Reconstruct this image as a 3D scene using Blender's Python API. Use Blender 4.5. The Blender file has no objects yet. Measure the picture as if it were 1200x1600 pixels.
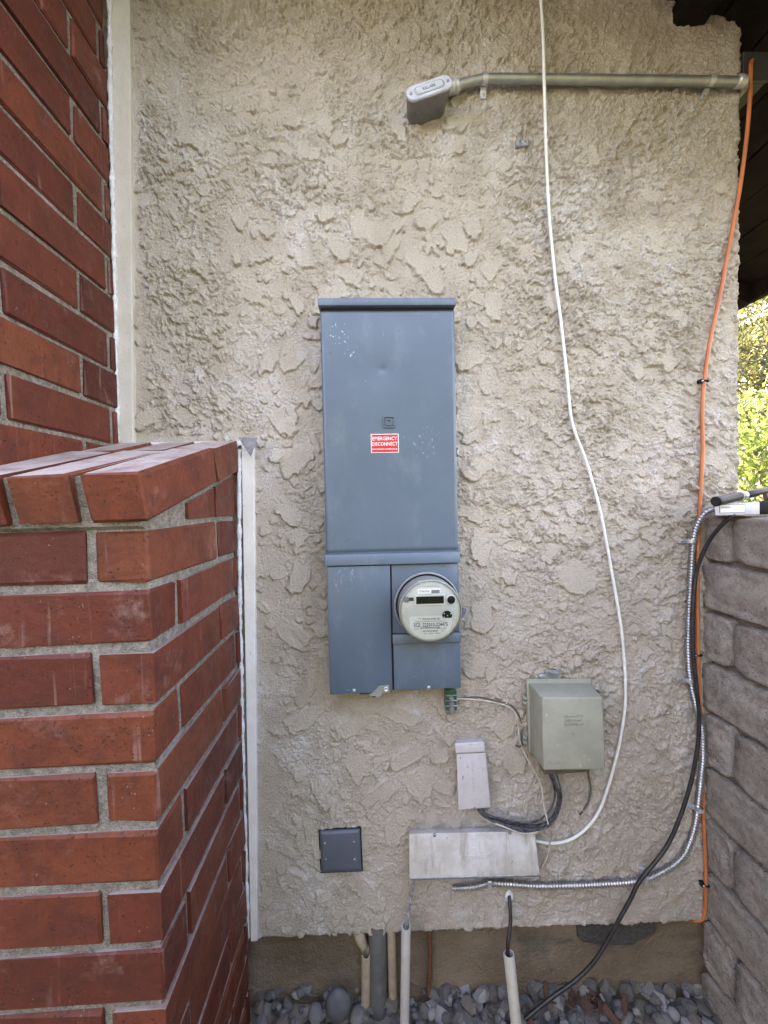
import bpy, bmesh, math, random
import numpy as np
from mathutils import Vector, Matrix

random.seed(7)
RNG = np.random.default_rng(7)
sc = bpy.context.scene
COL = sc.collection

# ------------------------------------------------------------------ camera
H = 1.42                 # eye height
F = 610.0                # focal length in pixels of a 1200 px wide frame (ultra wide phone lens)
W = 1.10                 # distance from the lens to the stucco wall
_Y = Vector((-20 / F, 13 / F, -1)).normalized()
_X = Vector((1, 0.021, 0)); _X = (_X - _X.dot(_Y) * _Y).normalized()
_Z = _X.cross(_Y)
R3 = Matrix((_X, _Y, _Z))                      # camera axes -> world axes
cam_d = bpy.data.cameras.new('camera')
cam = bpy.data.objects.new('camera', cam_d); COL.objects.link(cam)
cam_d.sensor_fit = 'HORIZONTAL'; cam_d.sensor_width = 36.0; cam_d.lens = 36.0 * F / 1200.0
cam_d.clip_start = 0.02; cam_d.clip_end = 800
cam.matrix_world = Matrix.Translation((0, 0, H)) @ R3.to_4x4()
sc.camera = cam

# ------------------------------------------------------------------ sky, sun, exposure
SUN_EL, SUN_AZ = math.radians(37), math.radians(10)      # behind the house, a little to the right
world = bpy.data.worlds.new('World'); sc.world = world; world.use_nodes = True
wn = world.node_tree; bg = wn.nodes['Background']
sky = wn.nodes.new('ShaderNodeTexSky'); sky.sky_type = 'NISHITA'; sky.sun_disc = False
sky.sun_elevation = SUN_EL; sky.sun_rotation = SUN_AZ
sky.air_density = 1.0; sky.dust_density = 2.5; sky.ozone_density = 1.0
wn.links.new(sky.outputs[0], bg.inputs[0]); bg.inputs[1].default_value = 0.13
sd = bpy.data.lights.new('sun', 'SUN'); sd.energy = 3.2; sd.angle = math.radians(0.5); sd.color = (1, .95, .86)
sun = bpy.data.objects.new('sun', sd); COL.objects.link(sun)
sdir = Vector((math.sin(SUN_AZ) * math.cos(SUN_EL), math.cos(SUN_AZ) * math.cos(SUN_EL), math.sin(SUN_EL)))
sun.rotation_euler = sdir.to_track_quat('Z', 'Y').to_euler(); sun.location = (3, 6, 8)
vs = sc.view_settings
vs.view_transform = 'Standard'; vs.look = 'None'; vs.gamma = 1; vs.use_curve_mapping = False
vs.exposure = 4.3
vs.use_white_balance = True; vs.white_balance_temperature = 9000; vs.white_balance_tint = 26
sc.cycles.use_denoising = True; sc.cycles.denoiser = 'OPENIMAGEDENOISE'
sc.cycles.denoising_input_passes = 'RGB_ALBEDO_NORMAL'; sc.cycles.denoising_prefilter = 'NONE'
sc.cycles.adaptive_threshold = .004
sc.cycles.max_bounces = 8; sc.cycles.transparent_max_bounces = 12

# ------------------------------------------------------------------ helpers
def at(px, py, y):
    """point at depth y on the line of sight of a photo pixel: used to read real positions off the photo"""
    w = R3 @ Vector(((px - 600) / F, (800 - py) / F, -1))
    return Vector((0, 0, H)) + w * (y / w.y)

def rect(x0, y0, x1, y1, y):
    a, b, c, d = at(x0, y0, y), at(x1, y0, y), at(x0, y1, y), at(x1, y1, y)
    return (a.x + c.x) / 2, (b.x + d.x) / 2, (c.z + d.z) / 2, (a.z + b.z) / 2      # X0 X1 Z0 Z1

def smooth(a, b, x):
    t = np.clip((x - a) / (b - a), 0, 1); return t * t * (3 - 2 * t)

_perm = RNG.permutation(512)
_perm = np.concatenate([_perm, _perm, _perm])
def perlin(x, y, seed=0):
    x = np.asarray(x, float) + seed * 17.31; y = np.asarray(y, float) + seed * 9.77
    xi = np.floor(x).astype(int); yi = np.floor(y).astype(int); xf = x - xi; yf = y - yi
    u = xf * xf * xf * (xf * (xf * 6 - 15) + 10); v = yf * yf * yf * (yf * (yf * 6 - 15) + 10)
    def g(i, j, dx, dy):
        a = _perm[(_perm[i & 511] + j) & 511] * (2 * np.pi / 512.0)
        return np.cos(a) * dx + np.sin(a) * dy
    n00 = g(xi, yi, xf, yf); n10 = g(xi + 1, yi, xf - 1, yf)
    n01 = g(xi, yi + 1, xf, yf - 1); n11 = g(xi + 1, yi + 1, xf - 1, yf - 1)
    return 1.4 * ((n00 * (1 - u) + n10 * u) * (1 - v) + (n01 * (1 - u) + n11 * u) * v)
def fbm(x, y, o=4, seed=0, gain=.5):
    s = 0; a = 1; t = 0
    for k in range(o):
        s = s + a * perlin(x * 2 ** k, y * 2 ** k, seed + k * 3.7); t += a; a *= gain
    return s / t

OFF = {}
def empty(name, loc, label=None, cat=None, group=None):
    o = bpy.data.objects.new(name, None); COL.objects.link(o); o.location = loc
    o.empty_display_size = .05
    OFF[o.name] = Vector(loc)
    if label: tag(o, label, cat, group)
    return o
def tag(o, label, cat, group=None):
    o['label'] = label; o['category'] = cat
    if group: o['group'] = group
    return o
def off(o):
    return OFF.get(o.name, Vector((0, 0, 0))) if o else Vector((0, 0, 0))

class MB:
    """collects shapes (in world metres) into ONE mesh"""
    def __init__(s): s.bm = bmesh.new()
    def box(s, x0, x1, y0, y1, z0, z1, bevel=0, seg=1, rot=None, piv=None):
        b = bmesh.new(); bmesh.ops.create_cube(b, size=1)
        for v in b.verts:
            v.co = Vector(((x0 + x1) / 2 + v.co.x * (x1 - x0), (y0 + y1) / 2 + v.co.y * (y1 - y0), (z0 + z1) / 2 + v.co.z * (z1 - z0)))
        if bevel: bmesh.ops.bevel(b, geom=list(b.edges), offset=bevel, segments=seg, affect='EDGES', profile=.5)
        if rot is not None:
            p = piv or Vector(((x0 + x1) / 2, (y0 + y1) / 2, (z0 + z1) / 2))
            for v in b.verts: v.co = rot @ (v.co - p) + p
        s.add(b); return s
    def add(s, b):
        m = bpy.data.meshes.new('t'); b.to_mesh(m); b.free(); s.bm.from_mesh(m); bpy.data.meshes.remove(m)
    def poly(s, verts, faces):
        vs_ = [s.bm.verts.new(v) for v in verts]
        for f in faces:
            try: s.bm.faces.new([vs_[i] for i in f])
            except ValueError: pass
        return s
    def hexa(s, back, front, bevel=0, seg=2):
        """8 corners: back quad and front quad, same order (counter clockwise seen from the front)"""
        b = bmesh.new(); v = [b.verts.new(p) for p in list(back) + list(front)]
        for f in ((3, 2, 1, 0), (4, 5, 6, 7), (0, 1, 5, 4), (1, 2, 6, 5), (2, 3, 7, 6), (3, 0, 4, 7)): b.faces.new([v[i] for i in f])
        bmesh.ops.recalc_face_normals(b, faces=b.faces)
        if bevel: bmesh.ops.bevel(b, geom=list(b.edges), offset=bevel, segments=seg, affect='EDGES', profile=.5)
        s.add(b); return s
    def prism(s, pts, y0, y1, bevel=0):
        """outline in (x, z), extruded from y0 (front) to y1"""
        b = bmesh.new(); n = len(pts)
        f = [b.verts.new((p[0], y0, p[1])) for p in pts]; k = [b.verts.new((p[0], y1, p[1])) for p in pts]
        ff = b.faces.new(f); b.faces.new(k[::-1])
        for i in range(n): b.faces.new((f[i], k[i], k[(i + 1) % n], f[(i + 1) % n]))
        bmesh.ops.recalc_face_normals(b, faces=b.faces)
        if bevel: bmesh.ops.bevel(b, geom=list(ff.edges), offset=bevel, segments=2, affect='EDGES', profile=.5)
        s.add(b); return s
    def tube(s, pts, r, seg=10, cap=True, rf=None):
        pts = [Vector(p) for p in pts]; n = len(pts)
        up = None; rings = []
        acc = 0
        for i, p in enumerate(pts):
            t = (pts[min(i + 1, n - 1)] - pts[max(i - 1, 0)]).normalized()
            if up is None:
                up = Vector((0, -1, 0)) if abs(t.y) < .9 else Vector((0, 0, 1))
            up = (up - up.dot(t) * t).normalized(); sd_ = t.cross(up)
            if i: acc += (p - pts[i - 1]).length
            ring = []
            for k in range(seg):
                a = 2 * math.pi * k / seg
                rr = rf(acc, a) if rf else (r[i] if isinstance(r, (list, tuple)) else r)
                ring.append(s.bm.verts.new(p + (up * math.cos(a) + sd_ * math.sin(a)) * rr))
            rings.append(ring)
        for i in range(n - 1):
            for k in range(seg):
                s.bm.faces.new((rings[i][k], rings[i][(k + 1) % seg], rings[i + 1][(k + 1) % seg], rings[i + 1][k]))
        if cap:
            s.bm.faces.new(rings[0][::-1]); s.bm.faces.new(rings[-1])
        return s
    def lathe(s, prof, c, axis=Vector((0, -1, 0)), seg=32, squash=(1, 1)):
        """profile (radius, height along axis) about axis through c"""
        axis = Vector(axis).normalized(); u = Vector((1, 0, 0))
        if abs(axis.dot(u)) > .9: u = Vector((0, 0, 1))
        u = (u - u.dot(axis) * axis).normalized(); v = axis.cross(u)
        rings = []
        for r, h in prof:
            if r <= 1e-6: rings.append([s.bm.verts.new(c + axis * h)]); continue
            rings.append([s.bm.verts.new(c + axis * h + u * (r * squash[0] * math.cos(2 * math.pi * k / seg)) + v * (r * squash[1] * math.sin(2 * math.pi * k / seg))) for k in range(seg)])
        for a, b in zip(rings, rings[1:]):
            for k in range(seg):
                q = [a[k % len(a)], a[(k + 1) % len(a)], b[(k + 1) % len(b)], b[k % len(b)]]
                q = list(dict.fromkeys(q))
                if len(q) > 2:
                    try: s.bm.faces.new(q)
                    except ValueError: pass
        return s
    def build(s, name, mat, parent=None, smooth_=False, label=None, angle=None, recalc=True):
        o_ = off(parent)
        if o_.length: bmesh.ops.translate(s.bm, verts=s.bm.verts, vec=-o_)
        if recalc: bmesh.ops.recalc_face_normals(s.bm, faces=s.bm.faces)
        m = bpy.data.meshes.new(name); s.bm.to_mesh(m); s.bm.free()
        if smooth_:
            m.polygons.foreach_set('use_smooth', [True] * len(m.polygons))
            if angle is not None: m.set_sharp_from_angle(angle=math.radians(angle))
        m.materials.append(mat)
        o = bpy.data.objects.new(name, m); COL.objects.link(o)
        if parent: o.parent = parent; OFF[o.name] = o_
        if label: o['label'] = label
        return o

def centred(o):
    """move a one-mesh thing's origin to the middle of its base"""
    co = np.array([v.co for v in o.data.vertices])
    c = Vector(((co[:, 0].min() + co[:, 0].max()) / 2, (co[:, 1].min() + co[:, 1].max()) / 2, co[:, 2].min()))
    o.data.transform(Matrix.Translation(-c)); o.location = c; OFF[o.name] = c.copy()
    return o

def spline(pts, step=.006):
    P = [Vector(p) for p in pts]; P = [2 * P[0] - P[1]] + P + [2 * P[-1] - P[-2]]; out = []
    for i in range(1, len(P) - 2):
        n = max(2, int((P[i + 1] - P[i]).length / step))
        for k in range(n):
            t = k / n
            out.append(.5 * ((2 * P[i]) + (P[i + 1] - P[i - 1]) * t + (2 * P[i - 1] - 5 * P[i] + 4 * P[i + 1] - P[i + 2]) * t * t + (-P[i - 1] + 3 * P[i] - 3 * P[i + 1] + P[i + 2]) * t ** 3))
    out.append(P[-2]); return out
def pxpath(l, y): return [at(p[0], p[1], p[2] if len(p) > 2 else y) for p in l]

def text_part(name, s, mat, parent, cx, cz, y, width, height, ex=.0004, rotz=0.0, bold=.012):
    c = bpy.data.curves.new('t', 'FONT'); c.body = s; c.size = 1; c.resolution_u = 2; c.extrude = .5; c.offset = bold
    o = bpy.data.objects.new('t', c); COL.objects.link(o)
    dg = bpy.context.evaluated_depsgraph_get()
    m = bpy.data.meshes.new_from_object(o.evaluated_get(dg)); bpy.data.objects.remove(o); bpy.data.curves.remove(c)
    co = np.zeros(len(m.vertices) * 3); m.vertices.foreach_get('co', co); co = co.reshape(-1, 3)
    mn, mx = co.min(0), co.max(0)
    x = ((co[:, 0] - mn[0]) / (mx[0] - mn[0]) - .5) * width; z = ((co[:, 1] - mn[1]) / (mx[1] - mn[1]) - .5) * height
    yy = y - (co[:, 2] + .5) * ex
    ca, sa = math.cos(rotz), math.sin(rotz); o_ = off(parent)
    n = np.stack([cx + x * ca - z * sa - o_.x, yy - o_.y, cz + x * sa + z * ca - o_.z], 1)
    m.vertices.foreach_set('co', n.ravel()); m.update(); m.materials.clear(); m.materials.append(mat); m.name = name
    o = bpy.data.objects.new(name, m); COL.objects.link(o); o.parent = parent; OFF[o.name] = o_
    return o

# ------------------------------------------------------------------ materials
class NT:
    def __init__(s, name):
        s.m = bpy.data.materials.new(name); s.m.use_nodes = True; s.t = s.m.node_tree
        s.b = s.t.nodes['Principled BSDF']; s.out = s.t.nodes['Material Output']
        s.co = s.n('ShaderNodeTexCoord').outputs['Object']
    def n(s, k, **kw):
        x = s.t.nodes.new(k)
        for a, b in kw.items(): setattr(x, a, b)
        return x
    def l(s, a, b): s.t.links.new(a, b)
    def map(s, scale=(1, 1, 1), rnd=False, rot=(0, 0, 0)):
        m = s.n('ShaderNodeMapping'); m.inputs['Scale'].default_value = scale; m.inputs['Rotation'].default_value = rot
        if rnd:
            oi = s.n('ShaderNodeObjectInfo'); c = s.n('ShaderNodeVectorMath', operation='SCALE'); cx = s.n('ShaderNodeCombineXYZ')
            for i in range(3): s.l(oi.outputs['Random'], cx.inputs[i])
            s.l(cx.outputs[0], c.inputs[0]); c.inputs['Scale'].default_value = 37.0
            s.l(c.outputs[0], m.inputs['Location'])
        s.l(s.co, m.inputs['Vector']); return m.outputs[0]
    def noise(s, scale, detail=4, rough=.55, vec=None, dist=0):
        x = s.n('ShaderNodeTexNoise'); x.inputs['Scale'].default_value = scale; x.inputs['Detail'].default_value = detail
        x.inputs['Roughness'].default_value = rough; x.inputs['Distortion'].default_value = dist
        s.l(vec if vec is not None else s.co, x.inputs['Vector']); return x.outputs['Fac']
    def voro(s, scale, vec=None, feature='F1', out='Distance'):
        x = s.n('ShaderNodeTexVoronoi', feature=feature); x.inputs['Scale'].default_value = scale
        s.l(vec if vec is not None else s.co, x.inputs['Vector']); return x.outputs[out]
    def ramp(s, fac, a, b, lo=0., hi=1.):
        x = s.n('ShaderNodeMapRange', interpolation_type='SMOOTHSTEP')
        for i, v in zip((1, 2, 3, 4), (a, b, lo, hi)): x.inputs[i].default_value = v
        s.l(fac, x.inputs[0]); return x.outputs[0]
    def math(s, op, a, b):
        x = s.n('ShaderNodeMath', operation=op)
        for i, v in enumerate((a, b)):
            if isinstance(v, (int, float)): x.inputs[i].default_value = v
            else: s.l(v, x.inputs[i])
        return x.outputs[0]
    def mix(s, fac, a, b):
        x = s.n('ShaderNodeMix', data_type='RGBA')
        if isinstance(fac, (int, float)): x.inputs[0].default_value = fac
        else: s.l(fac, x.inputs[0])
        for i, v in ((6, a), (7, b)):
            if isinstance(v, tuple): x.inputs[i].default_value = (*v, 1)
            else: s.l(v, x.inputs[i])
        return x.outputs[2]
    def col(s, c):
        if isinstance(c, tuple): s.b.inputs['Base Color'].default_value = (*c, 1)
        else: s.l(c, s.b.inputs['Base Color'])
    def set(s, rough=None, metal=None, spec=None):
        if rough is not None:
            if isinstance(rough, (int, float)): s.b.inputs['Roughness'].default_value = rough
            else: s.l(rough, s.b.inputs['Roughness'])
        if metal is not None: s.b.inputs['Metallic'].default_value = metal
        if spec is not None: s.b.inputs['Specular IOR Level'].default_value = spec
    def bump(s, h, dist=.001, strength=1.0):
        x = s.n('ShaderNodeBump'); x.inputs['Distance'].default_value = dist; x.inputs['Strength'].default_value = strength
        s.l(h, x.inputs['Height'])
        if s.b.inputs['Normal'].is_linked: s.l(s.b.inputs['Normal'].links[0].from_socket, x.inputs['Normal'])
        s.l(x.outputs[0], s.b.inputs['Normal'])

def simple(name, c, c2=None, rough=.5, metal=0, ns=40, bump=0, bs=300, spec=.5, rnd=False):
    t = NT(name); v = t.map((1, 1, 1), rnd)
    if c2: t.col(t.mix(t.ramp(t.noise(ns, 5, .6, v), .35, .65), c, c2))
    else: t.col(c)
    t.set(rough, metal, spec)
    if bump: t.bump(t.noise(bs, 4, .6, v), bump)
    return t.m

def m_stucco():
    t = NT('stucco')
    big = t.noise(2.1, 4, .6); mid = t.noise(9, 5, .65); fine = t.noise(160, 4, .7)
    c = t.mix(t.ramp(mid, .3, .7), (.53, .465, .385), (.63, .56, .475))
    # warm unpainted band low down and beside the brick, pale lime bloom in patches
    pale = t.math('MULTIPLY', t.ramp(big, .44, .62), t.ramp(mid, .36, .58))
    c = t.mix(t.math('MULTIPLY', t.math('MULTIPLY', pale, t.ramp(t.n('ShaderNodeAttribute', attribute_name='crest').outputs['Fac'], .0, .9, .30, 1.0)), .75), c, (.76, .745, .735))
    at_ = t.n('ShaderNodeAttribute', attribute_name='dab').outputs['Fac']
    c = t.mix(t.math('MULTIPLY', at_, .55), c, (.60, .54, .45))
    st = t.noise(3.0, 5, .65, t.map((3.0, 3.0, .9)))
    c = t.mix(t.ramp(st, .52, .75, 0, .45), c, (.385, .32, .245))
    c = t.mix(t.ramp(fine, .45, .7, 0, .5), c, (.44, .375, .295))
    t.col(c); t.set(.92, 0, .2)
    t.bump(t.noise(420, 3, .7), .0025, 1)
    t.bump(t.noise(150, 5, .8), .0065, 1)
    return t.m

def m_brick(name='brick_clay', dust=(.33, .28, .26)):
    t = NT(name); v = t.map((1, 1, 1), True)
    oi = t.n('ShaderNodeObjectInfo').outputs['Random']
    cr = t.n('ShaderNodeValToRGB'); e = cr.color_ramp
    for p_, k_ in ((0, (.078, .016, .010)), (.3, (.128, .027, .014)), (.62, (.170, .041, .019)), (.85, (.100, .020, .012)), (1, (.200, .055, .024))):
        x_ = e.elements[0] if p_ == 0 else e.elements[-1] if p_ == 1 else e.elements.new(p_)
        x_.position = p_; x_.color = (*k_, 1)
    t.l(oi, cr.inputs[0]); c = cr.outputs[0]
    c = t.mix(t.ramp(t.noise(14, 5, .65, v), .4, .7, 0, .6), c, (.062, .016, .011))
    vs_ = t.map((60, 60, 2.5), True)
    streak = t.ramp(t.noise(1.0, 3, .6, vs_), .60, .80)
    patch = t.ramp(t.noise(9, 4, .6, v), .42, .60)
    c = t.mix(t.math('MULTIPLY', t.math('MULTIPLY', streak, patch), .75), c, (.34, .21, .18))
    c = t.mix(t.ramp(t.noise(8, 6, .75, v), .56, .74, 0, .45), c, (.33, .20, .18))
    c = t.mix(t.ramp(t.noise(55, 5, .75, v), .45, .75, 0, .55), c, (.07, .020, .015))
    vd = t.voro(150, v); pn = t.ramp(t.noise(40, 3, .5, v), .5, .62)
    pit = t.math('MULTIPLY', t.ramp(vd, .14, .26, 1, 0), pn)
    c = t.mix(t.math('MULTIPLY', pit, .75), c, (.05, .018, .014))
    sp = t.math('MULTIPLY', t.ramp(t.voro(170, t.map((1, 1, .6), True)), .08, .18, 1, 0), t.ramp(t.noise(22, 2, .5, v), .58, .70))
    c = t.mix(t.math('MULTIPLY', sp, .55), c, (.50, .38, .33))
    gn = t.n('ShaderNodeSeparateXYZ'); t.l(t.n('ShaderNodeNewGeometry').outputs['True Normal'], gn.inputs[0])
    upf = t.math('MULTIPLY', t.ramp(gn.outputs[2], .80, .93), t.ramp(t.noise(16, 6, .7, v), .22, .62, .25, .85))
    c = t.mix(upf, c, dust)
    t.col(c); t.set(t.ramp(t.noise(18, 4, .6, v), .3, .7, .42, .68), 0, .3)
    t.bump(t.math('SUBTRACT', t.noise(55, 5, .6, v), pit), .003, 1)
    t.bump(t.noise(1.0, 4, .6, t.map((260, 260, 14), True)), .0012, .8)
    return t.m

def m_mortar():
    t = NT('mortar')
    c = t.mix(t.ramp(t.noise(90, 5, .7), .3, .7), (.15, .135, .11), (.33, .305, .265))
    c = t.mix(t.ramp(t.noise(9, 4, .6), .5, .75, 0, .6), c, (.42, .40, .365))
    t.col(c); t.set(.95, 0, .2); t.bump(t.noise(220, 5, .75), .004, 1); t.bump(t.voro(300), .002, .8)
    return t.m

def m_block():
    t = NT('slump_block'); v = t.map((1, 1, 1), True)
    oi = t.n('ShaderNodeObjectInfo').outputs['Random']
    c = t.mix(oi, (.48, .43, .375), (.59, .53, .47))
    c = t.mix(t.ramp(t.noise(45, 6, .75, v), .4, .65), c, (.35, .305, .265))
    c = t.mix(t.ramp(t.noise(160, 3, .6, v), .62, .75, 0, .6), c, (.48, .43, .38))
    hole = t.math('MULTIPLY', t.ramp(t.voro(70, t.map((1, 1, 2.2), True)), .12, .26, 1, 0), t.ramp(t.noise(15, 2, .5, v), .5, .6))
    c = t.mix(t.math('MULTIPLY', hole, .6), c, (.07, .055, .045))
    t.col(c); t.set(.95, 0, .15)
    t.bump(t.math('SUBTRACT', t.noise(60, 6, .75, v), hole), .016, 1); t.bump(t.noise(300, 3, .7, v), .005, 1)
    return t.m

def m_panel():
    t = NT('grey_enamel')
    c = t.mix(t.ramp(t.noise(5, 4, .6), .3, .7), (.072, .110, .154), (.084, .125, .171))
    # bird-lime flecks and scuffs
    def near(px, py, r):
        p = at(px, py, W - .08) - Vector((.05325, W, .92)); d = t.n('ShaderNodeVectorMath', operation='DISTANCE'); t.l(t.co, d.inputs[0]); d.inputs[1].default_value = p
        return t.ramp(d.outputs['Value'], r * .3, r, 1, 0)
    fl = t.noise(150, 3, .55, t.map((1, 1, .7), rot=(0, .7, 0)))
    zone = t.math('MAXIMUM', t.math('MAXIMUM', near(530, 522, .045), near(548, 548, .03)), t.math('MAXIMUM', t.math('MULTIPLY', near(665, 690, .08), .55), t.math('MULTIPLY', near(540, 900, .10), .45)))
    a = t.math('MAXIMUM', t.math('MULTIPLY', t.ramp(fl, .61, .66), t.ramp(zone, .30, .9)), t.math('MULTIPLY', t.ramp(fl, .745, .765), t.ramp(t.noise(7, 2, .5), .52, .6)))
    c = t.mix(a, c, (.60, .62, .62))
    scr = t.math('MULTIPLY', t.ramp(t.noise(60, 3, .6, t.map((4, 1, .5), rot=(0, .6, 0))), .70, .76), t.ramp(t.noise(5, 2, .5), .5, .62))
    c = t.mix(t.math('MULTIPLY', scr, .6), c, (.40, .43, .46))
    dust = t.ramp(t.noise(11, 6, .7, t.map((1, 1, .5))), .5, .8, 0, .18)
    c = t.mix(dust, c, (.34, .37, .40))
    t.col(c); t.set(t.ramp(t.noise(12, 5, .6), .3, .7, .27, .42), 0, .5); t.bump(t.noise(500, 2, .5), .0002, .6)
    return t.m

def m_painted(name, c, c2, chip, ns=14, dirt=.5, vert=.35):
    t = NT(name)
    k = t.mix(t.ramp(t.noise(ns, 5, .65), .35, .65), c, c2)
    k = t.mix(t.ramp(t.noise(6, 6, .7, t.map((6, 6, 1))), .5, .72, 0, vert), k, (.30, .27, .23))
    ch = t.math('MULTIPLY', t.ramp(t.noise(110, 3, .6, t.map((1, 1, .5), rot=(0, .3, 0))), .66, .70), t.ramp(t.noise(16, 2, .5), .44, .58))
    k = t.mix(t.math('MULTIPLY', ch, dirt), k, chip)
    t.col(k); t.set(.7, 0, .3); t.bump(t.noise(140, 5, .7), .0012, .8); return t.m

def m_leaf(name, c, c2, tr):
    t = NT(name); oi = t.noise(3.5, 3, .5); k = t.mix(t.ramp(oi, .35, .65), c, c2)
    t.col(k); t.set(.55, 0, .3)
    tb = t.n('ShaderNodeBsdfTranslucent'); t.l(t.mix(.5, k, tr), tb.inputs[0]); ms = t.n('ShaderNodeMixShader'); ms.inputs[0].default_value = .5
    t.l(t.b.outputs[0], ms.inputs[1]); t.l(tb.outputs[0], ms.inputs[2]); t.l(ms.outputs[0], t.out.inputs[0]); return t.m

def m_ground():
    t = NT('dry_ground'); sx = t.n('ShaderNodeSeparateXYZ'); t.l(t.co, sx.inputs[0])
    soil = t.mix(t.ramp(t.noise(6, 5, .6), .35, .65), (.30, .265, .22), (.22, .19, .155))
    yard = t.mix(t.ramp(t.noise(3, 5, .6), .35, .65), (.020, .030, .012), (.035, .034, .020))
    t.col(t.mix(t.math('MAXIMUM', t.ramp(sx.outputs[0], 1.10, 1.16), t.ramp(sx.outputs[1], -1.6, -2.1)), soil, yard)); t.set(.95, 0, .1); t.bump(t.noise(60, 5, .7), .01, .8); return t.m
def m_glass():
    t = NT('clear_plastic'); tr = t.n('ShaderNodeBsdfTransparent'); tr.inputs[0].default_value = (.93, .95, .93, 1)
    gl = t.n('ShaderNodeBsdfGlossy'); gl.inputs['Roughness'].default_value = .08
    fr = t.n('ShaderNodeFresnel'); fr.inputs[0].default_value = 1.25; ms = t.n('ShaderNodeMixShader')
    t.l(fr.outputs[0], ms.inputs[0]); t.l(tr.outputs[0], ms.inputs[1]); t.l(gl.outputs[0], ms.inputs[2]); t.l(ms.outputs[0], t.out.inputs[0]); return t.m

def m_galv(name, c, c2, rough=.35):
    t = NT(name); t.col(t.mix(t.ramp(t.noise(60, 4, .6), .35, .65), c, c2)); t.set(t.ramp(t.noise(90, 4, .6), .3, .7, rough, rough + .2), .6); t.bump(t.noise(300, 3, .6), .0002, .6); return t.m

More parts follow.
